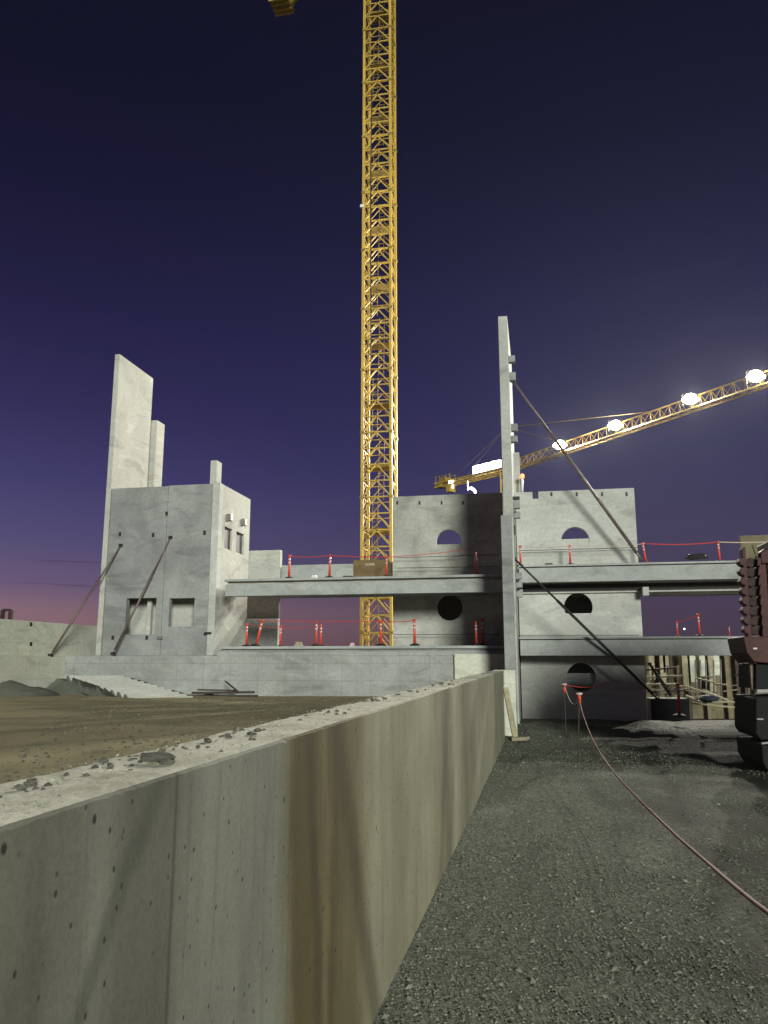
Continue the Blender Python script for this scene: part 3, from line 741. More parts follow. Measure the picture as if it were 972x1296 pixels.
def rope(a, b, r, sag, label, mat='rope', extra=None):
    a, b = Vector(a), Vector(b); n = 18
    pts_ = [a.lerp(b, k/n) - Vector((0, 0, sag*4*(k/n)*(1-k/n))) for k in range(n+1)]
    if extra: pts_ += extra
    bm = bmesh.new(); bm_tube(bm, pts_, r, 6); return tag(finish('barrier_rope', bm, M[mat], None, 0, True), label, 'rope')
rope(u1, u2, .016, .04, 'red rope between the first two posts of the upper left deck')
rope(u2, u3, .02, .02, 'red rope crossing the crane mast on the upper left deck')
rope(u3, oY(598, 694, 31.6), .014, .05, 'red rope along the porthole wall on the upper left deck')
rope(l2, l5, .016, .02, 'dark red rope along the lower left deck left of the crane mast')
rope(l1, l4b, .01, .12, 'slack red rope low along the lower left deck')
rope(l5, l6, .014, .03, 'short red rope at the crane mast on the lower left deck')
rope(r1, r2, .014, .03, 'pale rope between two posts before the notched porthole wall', 'rope_white')
rope(r2, r3, .012, .06, 'thin pale rope running to the post at the foot of the thick brace', 'rope_white')
rope(r3, r4, .022, .06, 'bright red rope between the two right posts of the upper right deck')
rope(r4, oY(985, 685, 29.3), .02, .03, 'pale rope running off the picture edge from the rightmost post', 'rope_white')
rope(m1, m2, .014, .03, 'short red rope between the pair of posts on the lower right deck')

# ------------------------------------------------------------------ stakes and rope in the gravel
s1g = oY(731, 960, 18.4); s1g.z = gz(s1g.x, 18.4); s1t = oY(733, 878, 18.4)
def stake(g, t, label):
    r = thing('barrier_stake', label, 'stake', g)
    bm = bmesh.new(); bm_tube(bm, [g-Vector((0,0,.1)), t], .013, 8); finish('pole', bm, M['debris_and_shade'], r, 0, True)
    bm = bmesh.new(); bm_tube(bm, [t-Vector((0,0,.22)), t-Vector((0,0,.02))], [.035, .04], 12); finish('grip', bm, M['orange'], r, 0, True)
    bm = bmesh.new(); bm_tube(bm, [t-Vector((0,0,.02)), t+Vector((0,0,.02))], [.075, .07], 14); finish('cap', bm, M['refl'], r, 0, True)
stake(s1g, s1t, 'thin stake with red and white cap standing in the gravel, holding the long rope')
s2g = oY(716, 920, 22); s2g.z = gz(s2g.x, 22); s2t = oY(714, 866, 22)
stake(s2g, s2t, 'farther stake with a pale cap beside the lowest round opening')
rope(s2t, s1t-Vector((0,0,.12)), .014, .28, 'slack pale rope drooping between the two stakes in the gravel', 'rope_white')
rope(s2t, oY(770, 863, 27), .013, .12, 'red rope crossing in front of the lowest round opening')
near = oY(1010, 1192, 3.0); d0 = s1t-Vector((0,0,.1))
mid = d0.lerp(near, .5)
n = 40; P_ = []
tgt = [(733, 884, 18.4), (738, 905, 16.6), (752, 940, 14), (775, 975, 11.2), (800, 1003, 9.3), (850, 1052, 6.8), (900, 1096, 5.2), (940, 1130, 4.3), (972, 1155, 3.8), (1020, 1190, 3.3)]
P_ = [oY(*q) for q in tgt]
def smooth_path(P, k=5):
    out = []
    for i in range(len(P)-1):
        p0, p1, p2, p3 = P[max(i-1, 0)], P[i], P[i+1], P[min(i+2, len(P)-1)]
        for j in range(k):
            t = j/k; out.append(.5*((2*p1)+(p2-p0)*t+(2*p0-5*p1+4*p2-p3)*t*t+(3*p1-p0-3*p2+p3)*t**3))
    return out + [P[-1]]
bm = bmesh.new(); bm_tube(bm, smooth_path(P_), .011, 8)
tag(finish('barrier_rope', bm, M['rope_dirty'], None, 0, True), 'long faded red rope running from the stake across the gravel to the right picture edge', 'rope')

# ------------------------------------------------------------------ left yard: stair flight, slab, heaps, timber
st = thing('precast_stair', 'pale precast stair flight lying on the dirt with its saw toothed edge up', 'stairs', oY(150, 885, 26.5))
A = oY(76, 862, 27.2); B = oY(168, 892, 25.0)
# toothed profile from A (raised) to B (on dirt); width goes right and back
Wv = Vector((1.75, 1.1, -.02)); nst = 10
Aup, Bup = oY(84, 861, 27.4), oY(166, 888, 25.2)
drop = Vector((0, 0, -.30)); run = (Bup-Aup)
prof = []
for k in range(nst):
    t0, t1 = k/nst, (k+1)/nst
    prof.append(Aup + run*t0 + Vector((0, 0, .17))); prof.append(Aup + run*(t0+.72/nst) - Vector((0, 0, .07)))
prof.append(Bup); prof.append(Bup + Vector((0,0,-.16))); prof.append(Aup + drop)
bm = bmesh.new(); f0 = [bm.verts.new(p) for p in prof]; f1 = [bm.verts.new(p+Wv) for p in prof]
bm.faces.new(f0); bm.faces.new(f1[::-1])
for i in range(len(prof)): j = (i+1) % len(prof); bm.faces.new((f0[i], f0[j], f1[j], f1[i]))
bmesh.ops.triangulate(bm, faces=[f for f in bm.faces if len(f.verts) > 4])
finish('flight', bm, paint('shaded_stair_concrete', (.13, .135, .115), .9, 0, .4, 4), st)  # dark tone paints shade on the stair sides; step faces stay pale
bm = bmesh.new()
for k in range(nst):
    t0 = k/nst; p = Aup + run*t0 + Vector((0, 0, .174)); q_ = Aup + run*(t0+.72/nst) + Vector((0,0,-.066)); n_ = Aup + run*((k+1)/nst) + Vector((0,0,.174))
    v4 = [bm.verts.new(x) for x in (p+Wv*.03, q_+Wv*.03, q_+Wv*.99, p+Wv*.99)]; bm.faces.new(v4)
    v4 = [bm.verts.new(x) for x in (q_+Wv*.03, n_+Wv*.03, n_+Wv*.99, q_+Wv*.99)]; bm.faces.new(v4)
bmesh.ops.remove_doubles(bm, verts=bm.verts[:], dist=.0005)
finish('step_face', bm, M['conc_pale'], st)
bm = bmesh.new()
e = Bup+Wv*.15
vs_ = [Bup+Vector((-.05,0,-.02)), Bup+Wv*.6+Vector((0,-.3,-.0)), oY(222, 884, 26.4), Bup+Wv+Vector((-.3,.2,.05))]
lo = [Vector((v.x, v.y, v.z-.2)) for v in vs_]
q = [bm.verts.new(v) for v in vs_+lo]
for f in ((0,1,2,3),(7,6,5,4),(0,4,5,1),(1,5,6,2),(2,6,7,3),(3,7,4,0)): bm.faces.new([q[i] for i in f])
finish('landing', bm, M['conc_pale'], st)
# leaning dark slab left of the stair
bm = bmesh.new()
top = oY(72, 859, 27.6); l_ = oY(38, 888, 27.0); r_ = oY(118, 886, 26.6)
ol = Vector((.0, .5, 0)); vs_ = [l_, r_, top+Vector((.25,0,-.05)), top]
q = [bm.verts.new(v) for v in vs_+[v+ol for v in vs_]]
for f in ((0,1,2,3),(7,6,5,4),(0,4,5,1),(1,5,6,2),(2,6,7,3),(3,7,4,0)): bm.faces.new([q[i] for i in f])
tag(finish('leaning_slab', bm, M['heap'], None, .01), 'dark grey slab propping up the raised end of the stair flight', 'slab')
def heap(px, py, Y, w, dpt, h, label, sd):
    c = oY(px, py, Y); xs2 = [c.x-w+2*w*i/28 for i in range(29)]; ys2 = [Y-dpt+2*dpt*i/20 for i in range(21)]
    def fn(x, y):
        r = math.hypot((x-c.x)/w, (y-Y)/dpt)
        return dz(x, y) - .05 + h*max(0, 1-r**1.5)*(1+.5*fbm(x*1.7, y*1.7, sd)) + .02*fbm(x*6, y*6, sd)
    o = sheet('spoil_heap', xs2, ys2, fn, M['heap']); return tag(o, label, 'heap')
heap(8, 880, 25.5, 2.0, 1.6, .5, 'grey spoil heap at the left picture edge below the cream wall', 61)
heap(50, 884, 26.6, .9, .6, .16, 'low grey spoil heap beside the leaning dark slab', 63)
tm = thing('timber_pile', 'dark pile of old timbers and bars lying along the foundation on the dirt', 'pile', oY(283, 880, 27.8))
for a, b, r in (((243, 877), (322, 876), .05), ((238, 882), (326, 881), .055), ((250, 873), (300, 874), .035), ((285, 862), (302, 876), .03), ((262, 880), (318, 883), .05), ((233, 884), (270, 878), .04)):
    bm = bmesh.new(); bm_bar(bm, oY(a[0], a[1], 27.9+random.uniform(-.3,.3)), oY(b[0], b[1], 27.8+random.uniform(-.3,.3)), r*2, r*1.6); finish('timber', bm, M['debris_and_shade'], tm, .005)
for px, py, lab in ((115, 950, 'thin broken lath on the dirt left of the largest lump'), (335, 887, 'small dark offcut on the dirt beside the foundation')):
    a = oZ(px, py, .86); bm = bmesh.new(); bm_bar(bm, a, a+Vector((.25, .1, .02)), .05, .02); tag(finish('offcut', bm, M['wood_old'], None, .003), lab, 'offcut')
for px, py, Y, lab in ((380, 822, 28.6, None),): pass

# ------------------------------------------------------------------ under the right deck
rw = thing('tan_yard_wall', 'tan sheeted wall with dark posts seen under the lower right deck', 'wall', (6.5, 37, -.6))
a, b = oY(815, 830, 38), oY(1010, 900, 38)
box('sheeting', M['tan_cover'], a.x-1, b.x+2, 38, 38.2, -1.3, 2.6, rw, 0)
for px in (832, 848, 872, 895, 921, 934, 944):
    p = oY(px, 860, 37.7); box('wall_post', M['wood_old'] if px % 2 else M['debris_and_shade'], p.x-.07, p.x+.07, 37.7, 37.9, -1.2, 2.6, rw, .005)
yd = tag(box('yard_slab', M['conc_low'], 3.6, 14, 32.5, 37.9, -.75, -.62, None, .01), 'pale concrete slab behind the black block under the right deck', 'slab')
q, q2 = oY(823, 884, 30.6), oY(872, 906, 30.6)
tag(box('kerb_block', M['black_machine'], q.x, q2.x, 30.6, 31.6, -.7, q.z, None, .03), 'black block on the gravel below the short black brace', 'block')
ls = thing('lumber_stack', 'stack of pale boards under the left part of the lower right deck', 'lumber', (4.4, 34, -.6))
for k in range(6):
    a = oY(818, 848+k*9, 34.5); b = oY(862+random.uniform(-6, 4), 846+k*9+random.uniform(-2, 2), 34.3)
    bm = bmesh.new(); bm_bar(bm, a, b, .5, .07); finish('board', bm, M['wood'] if k % 3 else M['red_plate'], ls, .004)
for px in (826, 845, 858):
    a, b = oY(px, 842, 34.9), oY(px, 892, 34.9); bm = bmesh.new(); bm_bar(bm, a, b, .09, .09); finish('bearer', bm, M['wood_old'], ls, .004)
loose = [((866, 868), (908, 881)), ((880, 858), (905, 864)), ((868, 880), (885, 888)), ((890, 873), (922, 887)), ((902, 888), (935, 889)), ((876, 890), (935, 896)), ((842, 866), (872, 870)), ((905, 866), (920, 867))]
for i, (a, b) in enumerate(loose):
    bm = bmesh.new(); Y = 34+random.uniform(-1, 1); bm_bar(bm, oY(*a, Y), oY(*b, Y-.4), .1, .06)
    tag(finish('loose_board', bm, M['wood'], None, .003), 'thin pale board lying loose in the yard under the lower right deck', 'board', 'loose pale boards under the right deck')
for i, px in enumerate((880, 886, 893, 903, 912)):
    a, b = oY(px, 835, 36.5), oY(px+1, 884, 36.5); bm = bmesh.new(); bm_tube(bm, [a, b], .035, 8)
    tag(finish('shoring_post', bm, M['steel_grey'], None, 0, True), 'thin grey shoring post under the lower right deck', 'post', 'shoring posts under the right deck')
for i in range(16):
    px, py = random.uniform(822, 934), random.uniform(850, 892); L_ = random.uniform(8, 26); sl = random.uniform(-.15, .3); Y = random.uniform(33, 37)
    bm = bmesh.new(); bm_bar(bm, oY(px, py, Y), oY(min(px+L_, 936), py+L_*sl, Y-.3), random.uniform(.04, .1), .05)
    tag(finish('loose_board', bm, M['wood'], None, .003), 'thin pale board lying loose in the yard under the lower right deck', 'board', 'loose pale boards under the right deck')
for px, h_ in ((824, .9), (838, 1.1), (842, .6), (866, 1.3), (876, 1.0), (888, .8), (899, 1.4), (906, .7)):
    a = oY(px, 834, 37.4); tag(box('form_panel', M['wood'] if px % 3 else M['conc_low'], a.x-.12, a.x+.12, 37.3, 37.45, a.z-h_, a.z+.3, None, .004), 'narrow pale form panel standing against the tan wall under the right deck', 'form panel', 'pale form panels under the right deck')
q = oY(898, 884, 33.5); bt = thing('tarpaulin', 'small dark blue crumpled tarpaulin on the slab under the right deck', 'tarpaulin', q)
bm = bmesh.new(); bmesh.ops.create_icosphere(bm, subdivisions=3, radius=1)
for v in bm.verts: v.co = Vector((v.co.x*.38, v.co.y*.3, v.co.z*.14))*(1+.4*fbm(v.co.x*3, v.co.y*3+v.co.z, 70)) + q
finish('sheet', bm, paint('dark_blue_sheet', (.012, .016, .03), .8), bt)

# ------------------------------------------------------------------ red machine at the right edge
mc = thing('drilling_machine', 'dark red machine with toothed upright mast and black body at the right picture edge', 'machine', (5.6, 19, -.2))
MY = 18.0
def mp(px, py, Y=MY): return oY(px, py, Y)
def slab(name, mat, pxy, Y0, Y1, bev=.01, parent=mc):
    bm = bmesh.new(); P2 = [mp(px, py) for px, py in pxy]
    f0 = [bm.verts.new((p.x, Y0, p.z)) for p in P2]; f1 = [bm.verts.new((p.x, Y1, p.z)) for p in P2]
    bm.faces.new(f0); bm.faces.new(f1[::-1])
    for i in range(len(P2)): j = (i+1) % len(P2); bm.faces.new((f0[i], f0[j], f1[j], f1[i]))
    return finish(name, bm, mat, parent, bev)
# two stacks of curved shoes with toothed rails
nseg = 8
for k in range(nseg):
    y0 = 706+k*12.3; sh = k*.9
    slab('mast_plate', M['red_plate'], [(944+sh, y0+2), (951+sh, y0-1), (960+sh, y0+1), (962+sh, y0+10), (952+sh, y0+12), (945+sh, y0+11)], MY+.04, MY+.3, .02)
    for x0, dx in ((937.5+sh, -1), (961+sh, 1)):
        slab('tooth', M['red_machine'], [(x0+3*dx*-1, y0), (x0+2*dx, y0+1), (x0+3.5*dx, y0+5), (x0+1*dx, y0+9), (x0-4*dx, y0+11)], MY-.08, MY+.22, .008)
    slab('mast_plate', M['red_plate'], [(970+sh, y0-4), (984+sh, y0-6), (990+sh, y0+6), (972+sh, y0+8)], MY+.04, MY+.3, .02)
slab('mast_rail', M['red_machine'], [(939, 694), (943, 692), (951, 806), (946, 806)], MY-.02, MY+.25)
slab('mast_rail', M['red_machine'], [(960, 700), (968, 694), (975, 806), (965, 806)], MY-.02, MY+.25)
slab('mast_rail', M['red_machine'], [(984, 694), (1000, 690), (1010, 806), (995, 806)], MY-.02, MY+.25)
slab('mast_head', M['red_machine'], [(961, 700), (972, 695), (1010, 692), (1010, 712), (962, 714)], MY-.1, MY+.4, .02)
slab('mast_hook', M['tan_cover'], [(952, 690), (956, 688), (961, 702), (958, 706)], MY, MY+.06, .004)
slab('carrier', M['red_machine'], [(936.5, 806), (1060, 804), (1060, 846), (950, 838), (941, 826)], MY-.25, MY+1.2, .02)
slab('carrier_light', M['refl'], [(949, 820), (954, 820), (954, 822), (949, 822)], MY-.27, MY-.252, 0)
slab('support_post', M['wood_old'], [(949, 838), (954, 838), (956, 880), (952, 880)], MY, MY+.15, .004)
slab('engine_body', M['black_machine'], [(955, 840), (1100, 840), (1100, 872), (955, 872)], MY-.1, MY+1.4, .02)
hx = mp(1000, 700).x
box('shade_hood', M['red_machine'], hx, hx+4.6, MY+.3, MY+2.8, 1.95, 4.75, mc, .06)  # unseen body, added and sized to shade the lower right wall
box('shade_hood_base', M['black_machine'], hx+.3, hx+4.6, MY+.5, MY+2.6, .3, 1.94, mc, .05)  # unseen base under the added hood
slab('side_step', M['steel_grey'], [(953, 872), (1100, 869), (1100, 874), (953, 876)], MY-.3, MY+.2, .004)
slab('track_guard', M['black_machine'], [(950, 882), (1100, 878), (1100, 936), (956, 934), (950, 926)], MY-.4, MY+1.4, .03)
slab('track', M['rubber'], [(955, 940), (1100, 938), (1100, 985), (968, 980), (957, 962)], MY-.5, MY+1.6, .04)
slab('side_step', M['steel_grey'], [(950, 907), (958, 907), (958, 909), (950, 909)], MY-.5, MY-.402, .002)
slab('grab_rail', M['steel_grey'], [(954, 936), (965, 935), (965, 937), (954, 938.5)], MY-.6, MY-.5, .002)

# ------------------------------------------------------------------ cranes
def lattice_section(root, p0, ax, U, V, w, h, bays, bl, leg, brc, mat, name, flip=0, taper=None, tri=False):
    """box or triangular truss section starting at p0 running along ax"""
    ax, U, V = Vector(ax).normalized(), Vector(U).normalized(), Vector(V).normalized(); p0 = Vector(p0)
    cs = [(-1,-1),(1,-1),(1,1),(-1,1)]
    if tri: cs = [(-1,-1),(1,-1),(0,1)]
    K = [U*(a*w/2) + V*(b*h/2) for a, b in cs]; L = bays*bl
    bm = bmesh.new()
    for k in K: bm_bar(bm, p0+k, p0+k+ax*L, leg, leg, V)
    o1 = finish(name+'_chords', bm, mat, root)
    bm = bmesh.new(); n = len(K)
    for s in range(n):
        a, b = K[s], K[(s+1) % n]
        for i in range(bays):
            q0, q1 = p0+ax*(i*bl), p0+ax*((i+1)*bl)
            if tri and s > 0:
                m = (a+b)/2
                lo, hi = (a, b) if s == 1 else (b, a)
                bm_bar(bm, q0+lo, (q0+q1)/2+hi, brc); bm_bar(bm, (q0+q1)/2+hi, q1+lo, brc)
            elif tri:
                bm_bar(bm, q0+a, q1+b, brc*.8); bm_bar(bm, q1+a, q1+b, brc*.8)
            else:
                th = brc*1.9 if i == 0 and s in (0, 1, 2, 3) else brc
                brc_ = brc if s == 0 else brc*.62; th = th if s == 0 else th*.6; bm_bar(bm, q0+a, q0+b, th, brc_); m = (a+b)/2
                bm_bar(bm, q0+a, q1+m, brc_); bm_bar(bm, q0+b, q1+m, brc_)
    o2 = finish(name+'_bracing', bm, mat, root)
    return o1, o2
cr = thing('tower_crane', 'tall yellow lattice tower crane mast rising out of the picture behind the left porthole wall', 'crane', (-11.1, 56, -1))
mx0, mx1 = -12.32, -10.02; bl = 1.22; nb = 4
z = -1.0; k = 0
while z < 60:
    lattice_section(cr, (-11.17, 56.15, z), (0,0,1), (1,0,0), (0,1,0), 2.14, 2.1, nb, bl, .20, .09, M['yellow'], 'mast')
    for sx in (-1, 1):
        for sy in (-1, 1): box('joint_collar', M['yellow_dark'], -11.17+sx*1.07-.15, -11.17+sx*1.07+.15, 56.15+sy*1.05-.15, 56.15+sy*1.05+.15, z-.09, z+.09, cr, 0)
    # landing plate with ladder
    bm = bmesh.new(); bm_box(bm, -12.0, -10.3, 56.0, 57.0, z+2.4, z+2.46); bm_box(bm, -12.1, -10.2, 57.0, 57.06, z+2.46, z+2.9); finish('landing_plate', bm, M['yellow_dark'], cr)
    bm = bmesh.new()
    xl = -11.8 + .5*(k % 2)
    bm_bar(bm, (xl, 56.4, z), (xl, 56.8, z+nb*bl), .04); bm_bar(bm, (xl+.4, 56.4, z), (xl+.4, 56.8, z+nb*bl), .04)
    for r in range(14): t = (r+.5)/14; bm_bar(bm, (xl, 56.4+.4*t, z+nb*bl*t), (xl+.4, 56.4+.4*t, z+nb*bl*t), .035)
    finish('ladder', bm, M['yellow_dark'], cr)
    z += nb*bl; k += 1
TZ = z
bm = bmesh.new(); bm_box(bm, -12.6, -9.8, 54.8, 57.6, TZ, TZ+1.6); finish('slewing_unit', bm, M['yellow'], cr)
# jib and counter jib; the counter jib's end ballast peeks into the picture at top left
cj = oZ(356, 8, TZ+1.2); base = Vector((-11.17, 56.15, TZ+1.8)); dv = Vector((cj.x-base.x, cj.y-base.y, 0)); CL = dv.length; dn = dv.normalized(); sn = Vector((-dn.y, dn.x, 0))
lattice_section(cr, base, dn, sn, (0,0,1), 1.2, .8, max(3, round(CL/1.8)), CL/max(3, round(CL/1.8)), .16, .09, M['yellow'], 'counter_jib')
lattice_section(cr, base, -dn, sn, (0,0,1), 1.3, 1.3, 24, 1.8, .14, .08, M['yellow'], 'jib', tri=True)
bm = bmesh.new(); c0 = Vector((cj.x, cj.y, TZ+1.2))
Mx = Matrix.Translation(c0) @ Matrix.Rotation(math.atan2(dn.y, dn.x)+.5, 4, 'Z')
bm_box(bm, -.9, .9, -1.1, 1.1, 0, 2.2, Mx); finish('ballast_block', bm, M['yellow_dark'], cr, .05)
bm = bmesh.new()
for s in (-.8, -.3, .3, .8): bm_box(bm, -.95, .95, s*1.1-.08, s*1.1+.08, -.12, -.01, Mx)
finish('ballast_frame', bm, M['yellow'], cr)
q = oY(459, 261, 55.0); bm = bmesh.new(); bm_box(bm, q.x-.2, q.x+.12, q.y-.1, q.y+.1, q.z-.12, q.z+.12); finish('junction_box', bm, M['white'], cr, .02)
bm = bmesh.new(); bm_tube(bm, [(-11.62, 55.05, 24), (-11.66, 55.0, 40), (-11.58, 55.05, 47)], .05, 8); finish('power_cable', bm, M['steel_dark'], cr)

HJ = 24.0
c2 = thing('tower_crane', 'distant yellow tower crane with a lit jib carrying bright floodlights behind the right porthole wall', 'crane', (-2.6, 90.5, -1))
mb = Vector((-2.75, 90.4, -1)); tail = Vector((-11.94, 97.49+.0, HJ)); tipd = Vector((18.63+3.02, 64.35-90.65, 0)).normalized()
mtop = Vector((-3.02, 90.65, HJ)); side = Vector((-tipd.y, tipd.x, 0))
lattice_section(c2, (mtop.x, mtop.y, -1), (0,0,1), (1,0,0), (0,1,0), 1.2, 1.2, 18, 1.35, .14, .07, M['yellow'], 'mast')
for i in range(6):
    lattice_section(c2, mtop+tipd*(i*9.0), tipd, side, (0,0,1), 1.0, 1.15, 8, 9.0/8, .11, .055, M['yellow'], 'jib', tri=True)
cl = (tail-mtop).length; cd = (tail-mtop).normalized(); cs = Vector((-cd.y, cd.x, 0))
lattice_section(c2, mtop+Vector((0,0,-.35)), cd, cs, (0,0,1), 1.0, .55, 9, cl/9, .12, .06, M['yellow'], 'counter_jib')
apex = oY(641, 541, 90.4)
bm = bmesh.new()
for s in (-.4, .4): bm_bar(bm, mtop+side*s, apex, .12); bm_bar(bm, mtop+tipd*1.2+side*s, apex, .1)
finish('tower_head', bm, M['yellow'], c2)
bm = bmesh.new(); far_j = mtop+tipd*22+Vector((0,0,.6)); bm_tube(bm, [apex, far_j], .05, 6); bm_tube(bm, [apex, mtop+tipd*10+Vector((0,0,.6))], .035, 6)
finish('pendant', bm, M['yellow_dark'], c2)
bm = bmesh.new(); bm_tube(bm, [apex, mtop+cd*(cl*.72)+cs*.3], .03, 6); bm_tube(bm, [apex, mtop+cd*(cl*.6)-cs*.3], .03, 6); finish('pendant', bm, M['steel_grey'], c2)
# tail machinery: rails, winch, ballast
e0 = mtop+cd*cl
bm = bmesh.new()
for t in (.3, 1.0, 1.9, 2.7):
    for s in (-.5, .5): bm_bar(bm, e0-cd*t+cs*s+Vector((0,0,-.1)), e0-cd*t+cs*s+Vector((0,0,.75)), .07)
for s in (-.5, .5): bm_bar(bm, e0+cs*s+Vector((0,0,.7)), e0-cd*3+cs*s+Vector((0,0,.7)), .06)
finish('guard_rail', bm, M['yellow_dark'], c2)
def obox(bm, c, d, s, l, w, z0, z1):
    Mx = Matrix(((d.x, s.x, 0, c.x), (d.y, s.y, 0, c.y), (0, 0, 1, c.z), (0,0,0,1))); bm_box(bm, -l/2, l/2, -w/2, w/2, z0, z1, Mx)
bm = bmesh.new(); obox(bm, e0-cd*1.4, cd, cs, 1.2, 1.1, .0, .5); finish('winch', bm, M['yellow_dark'], c2, .03)
bm = bmesh.new(); obox(bm, e0-cd*2.4, cd, cs, .7, 1.0, -1.5, -.6); finish('ballast_block', bm, M['yellow'], c2, .03)
bm = bmesh.new(); obox(bm, e0-cd*.6, cd, cs, .9, 1.1, -.7, -.1); finish('ballast_block', bm, M['yellow_dark'], c2, .03)
# lit sign: a run of bright lettering-like blocks too blown out to read
a, b = oY(598.5, 597, 93.6), oY(634, 588, 91.2)
sd_ = (b-a); L = sd_.length; sd_n = Vector((sd_.x, sd_.y, 0)).normalized()
sg = finish('sign_board', (lambda bm: (bm_bar(bm, a-Vector((0,0,.38)), b-Vector((0,0,.38)), .08, .12), bm)[1])(bmesh.new()), M['steel_grey'], c2)
bm = bmesh.new()
nl = 9
for i in range(nl):
    p = a.lerp(b, (i+.5)/nl); hh = 1.05+.04*math.sin(i*2.3); Mx = Matrix(((sd_n.x, -sd_n.y, 0, p.x), (sd_n.y, sd_n.x, 0, p.y), (0,0,1,p.z), (0,0,0,1)))
    bm_box(bm, -L/nl*.49, L/nl*.49, -.06, .06, -.32+.04*(i % 2), hh-.42, Mx)
finish('sign_light', bm, M['sign_glow'], c2, .03)
# lamps
def flood(p, name='floodlight', size=.62, power=0, parent=c2, aim=None):
    bm = bmesh.new(); bm_box(bm, p.x-size*.6, p.x+size*.6, p.y+.02, p.y+.3, p.z-size*.5, p.z+size*.5)
    h = finish(name, bm, M['steel_dark'], parent, .03)
    bm = bmesh.new()
    for ox, oz, rr in ((0, 0, .47), (-.5, -.06, .16), (.5, -.06, .16)):
        rs = bmesh.ops.create_uvsphere(bm, u_segments=14, v_segments=9, radius=size*rr)
        for v in rs['verts']: v.co = Vector((v.co.x*1.15 + ox*size, v.co.y*.5-.02, v.co.z + oz*size)) + p
    l = finish('lens', bm, M['lamp_glow'], None, 0, True); l.parent = h
lampT = []
for px, py in ((710, 559), (780, 537), (874, 502), (955, 473)):
    # place along the jib at the same picture column
    best = min((abs((lambda v: CX + F0*v.dot(RT)/v.dot(FW))(mtop+tipd*t+Vector((0,0,.3))-EYE) - px), t) for t in [i*.1 for i in range(0, 540)])[1]
    lampT.append(best)
gap = lampT[-1]-lampT[-2]
print('lampT', lampT)
for i, t in enumerate(lampT):
    p = mtop + tipd*(t+.55) + Vector((0,0,.22)) + side*(-.62 if side.y > 0 else .62)
    flood(p, size=1.05)
    ld = bpy.data.lights.new('jib_spot', 'SPOT'); ld.energy = 52000; ld.color = (1, .97, .84); ld.spot_size = math.radians(150); ld.spot_blend = .6; ld.shadow_soft_size = .35
    lo = bpy.data.objects.new('jib_spot', ld); C.objects.link(lo); lo.location = p + Vector((0, -.5, -.2))
    tg_ = Vector((-6, 24, 2)) - lo.location; lo.rotation_euler = tg_.to_track_quat('-Z', 'Y').to_euler()
    lo.parent = c2; lo.matrix_parent_inverse = Matrix.Translation(-c2.location)
# glowing plate paints the lamplit counterweight; hanging lamp beside it
p = oY(572, 611, 96.5); bm = bmesh.new(); bm_box(bm, p.x-.35, p.x+.3, p.y-.8, p.y-.7, p.z-.9, p.z+.2); finish('lit_ballast', bm, M['ballast_glow'], c2, .05)
p = oY(597, 619, 93); bm = bmesh.new(); bm_tube(bm, [p+Vector((-.45,0,1.0)), p+Vector((-.45,0,-.1))], .05, 8); 
bm_tube(bm, [p+Vector((-.45,0,.1)), p+Vector((0,0,.1)), p+Vector((.35,0,-.2)), p+Vector((.45,0,-.5))], [.1, .17, .16, .12], 10)
finish('hanging_lamp', bm, M['sign_glow'], c2, 0, True)
# beacon pole on the notched wall
p = oY(661, 620, 30.1); bp = thing('beacon_pole', 'short white pole with amber beacon on top of the notched porthole wall', 'beacon', p)
p.z = 8.29; pt = oY(661, 606, 30.1)
bm = bmesh.new(); bm_tube(bm, [p, pt], .045, 10); finish('pole', bm, M['white'], bp, 0, True)
bm = bmesh.new(); bm_tube(bm, [pt, pt+Vector((0,0,.05)), pt+Vector((0,0,.16)), pt+Vector((0,0,.2))], [.06, .085, .08, .03], 12); finish('beacon', bm, M['beacon'], bp, 0, True)
# distant lamp and poles on the plain
q = oY(866, 796, 120); lmp = thing('street_lamp', 'tiny distant white lamp between the two right decks', 'lamp', (q.x, 120, -1))
bm = bmesh.new(); bm_tube(bm, [(q.x, 120, -1), (q.x, 120, q.z)], .05, 6); finish('pole', bm, M['steel_dark'], lmp)
bm = bmesh.new(); bmesh.ops.create_icosphere(bm, subdivisions=2, radius=.12); bmesh.ops.translate(bm, verts=bm.verts[:], vec=q); finish('lamp_head', bm, M['far_lamp'], lmp)
fa, fb = oY(4, 772, 60), oY(14, 772, 60)
ff = thing('distant_frame', 'faint distant steel frame on the skyline at the far left', 'frame', (fa.x, 60, -1))
for p in (fa, fb):
    bm = bmesh.new(); bm_bar(bm, (p.x, 60, -1), (p.x, 60, p.z), .28); finish('post', bm, M['red_plate'], ff)
bm = bmesh.new(); bm_bar(bm, fa, fb, .2); finish('crossbar', bm, M['red_plate'], ff)

# ------------------------------------------------------------------ thin haze added to give the floodlights a glow
hz = box('added_haze', M['steel_dark'], -330, 330, -90, 340, -4, 75, None, 0)
hm_ = bpy.data.materials.new('added_thin_haze'); hm_.use_nodes = True; hn = hm_.node_tree; hn.nodes.remove(hn.nodes['Principled BSDF'])
hv = hn.nodes.new('ShaderNodeVolumePrincipled'); hv.inputs['Color'].default_value = (.9, .92, 1, 1); hv.inputs['Density'].default_value = HAZE
hv.inputs['Anisotropy'].default_value = .6
hn.links.new(hv.outputs[0], hn.nodes['Material Output'].inputs['Volume']); hz.data.materials[0] = hm_; tag(hz, None, None, kind='stuff')

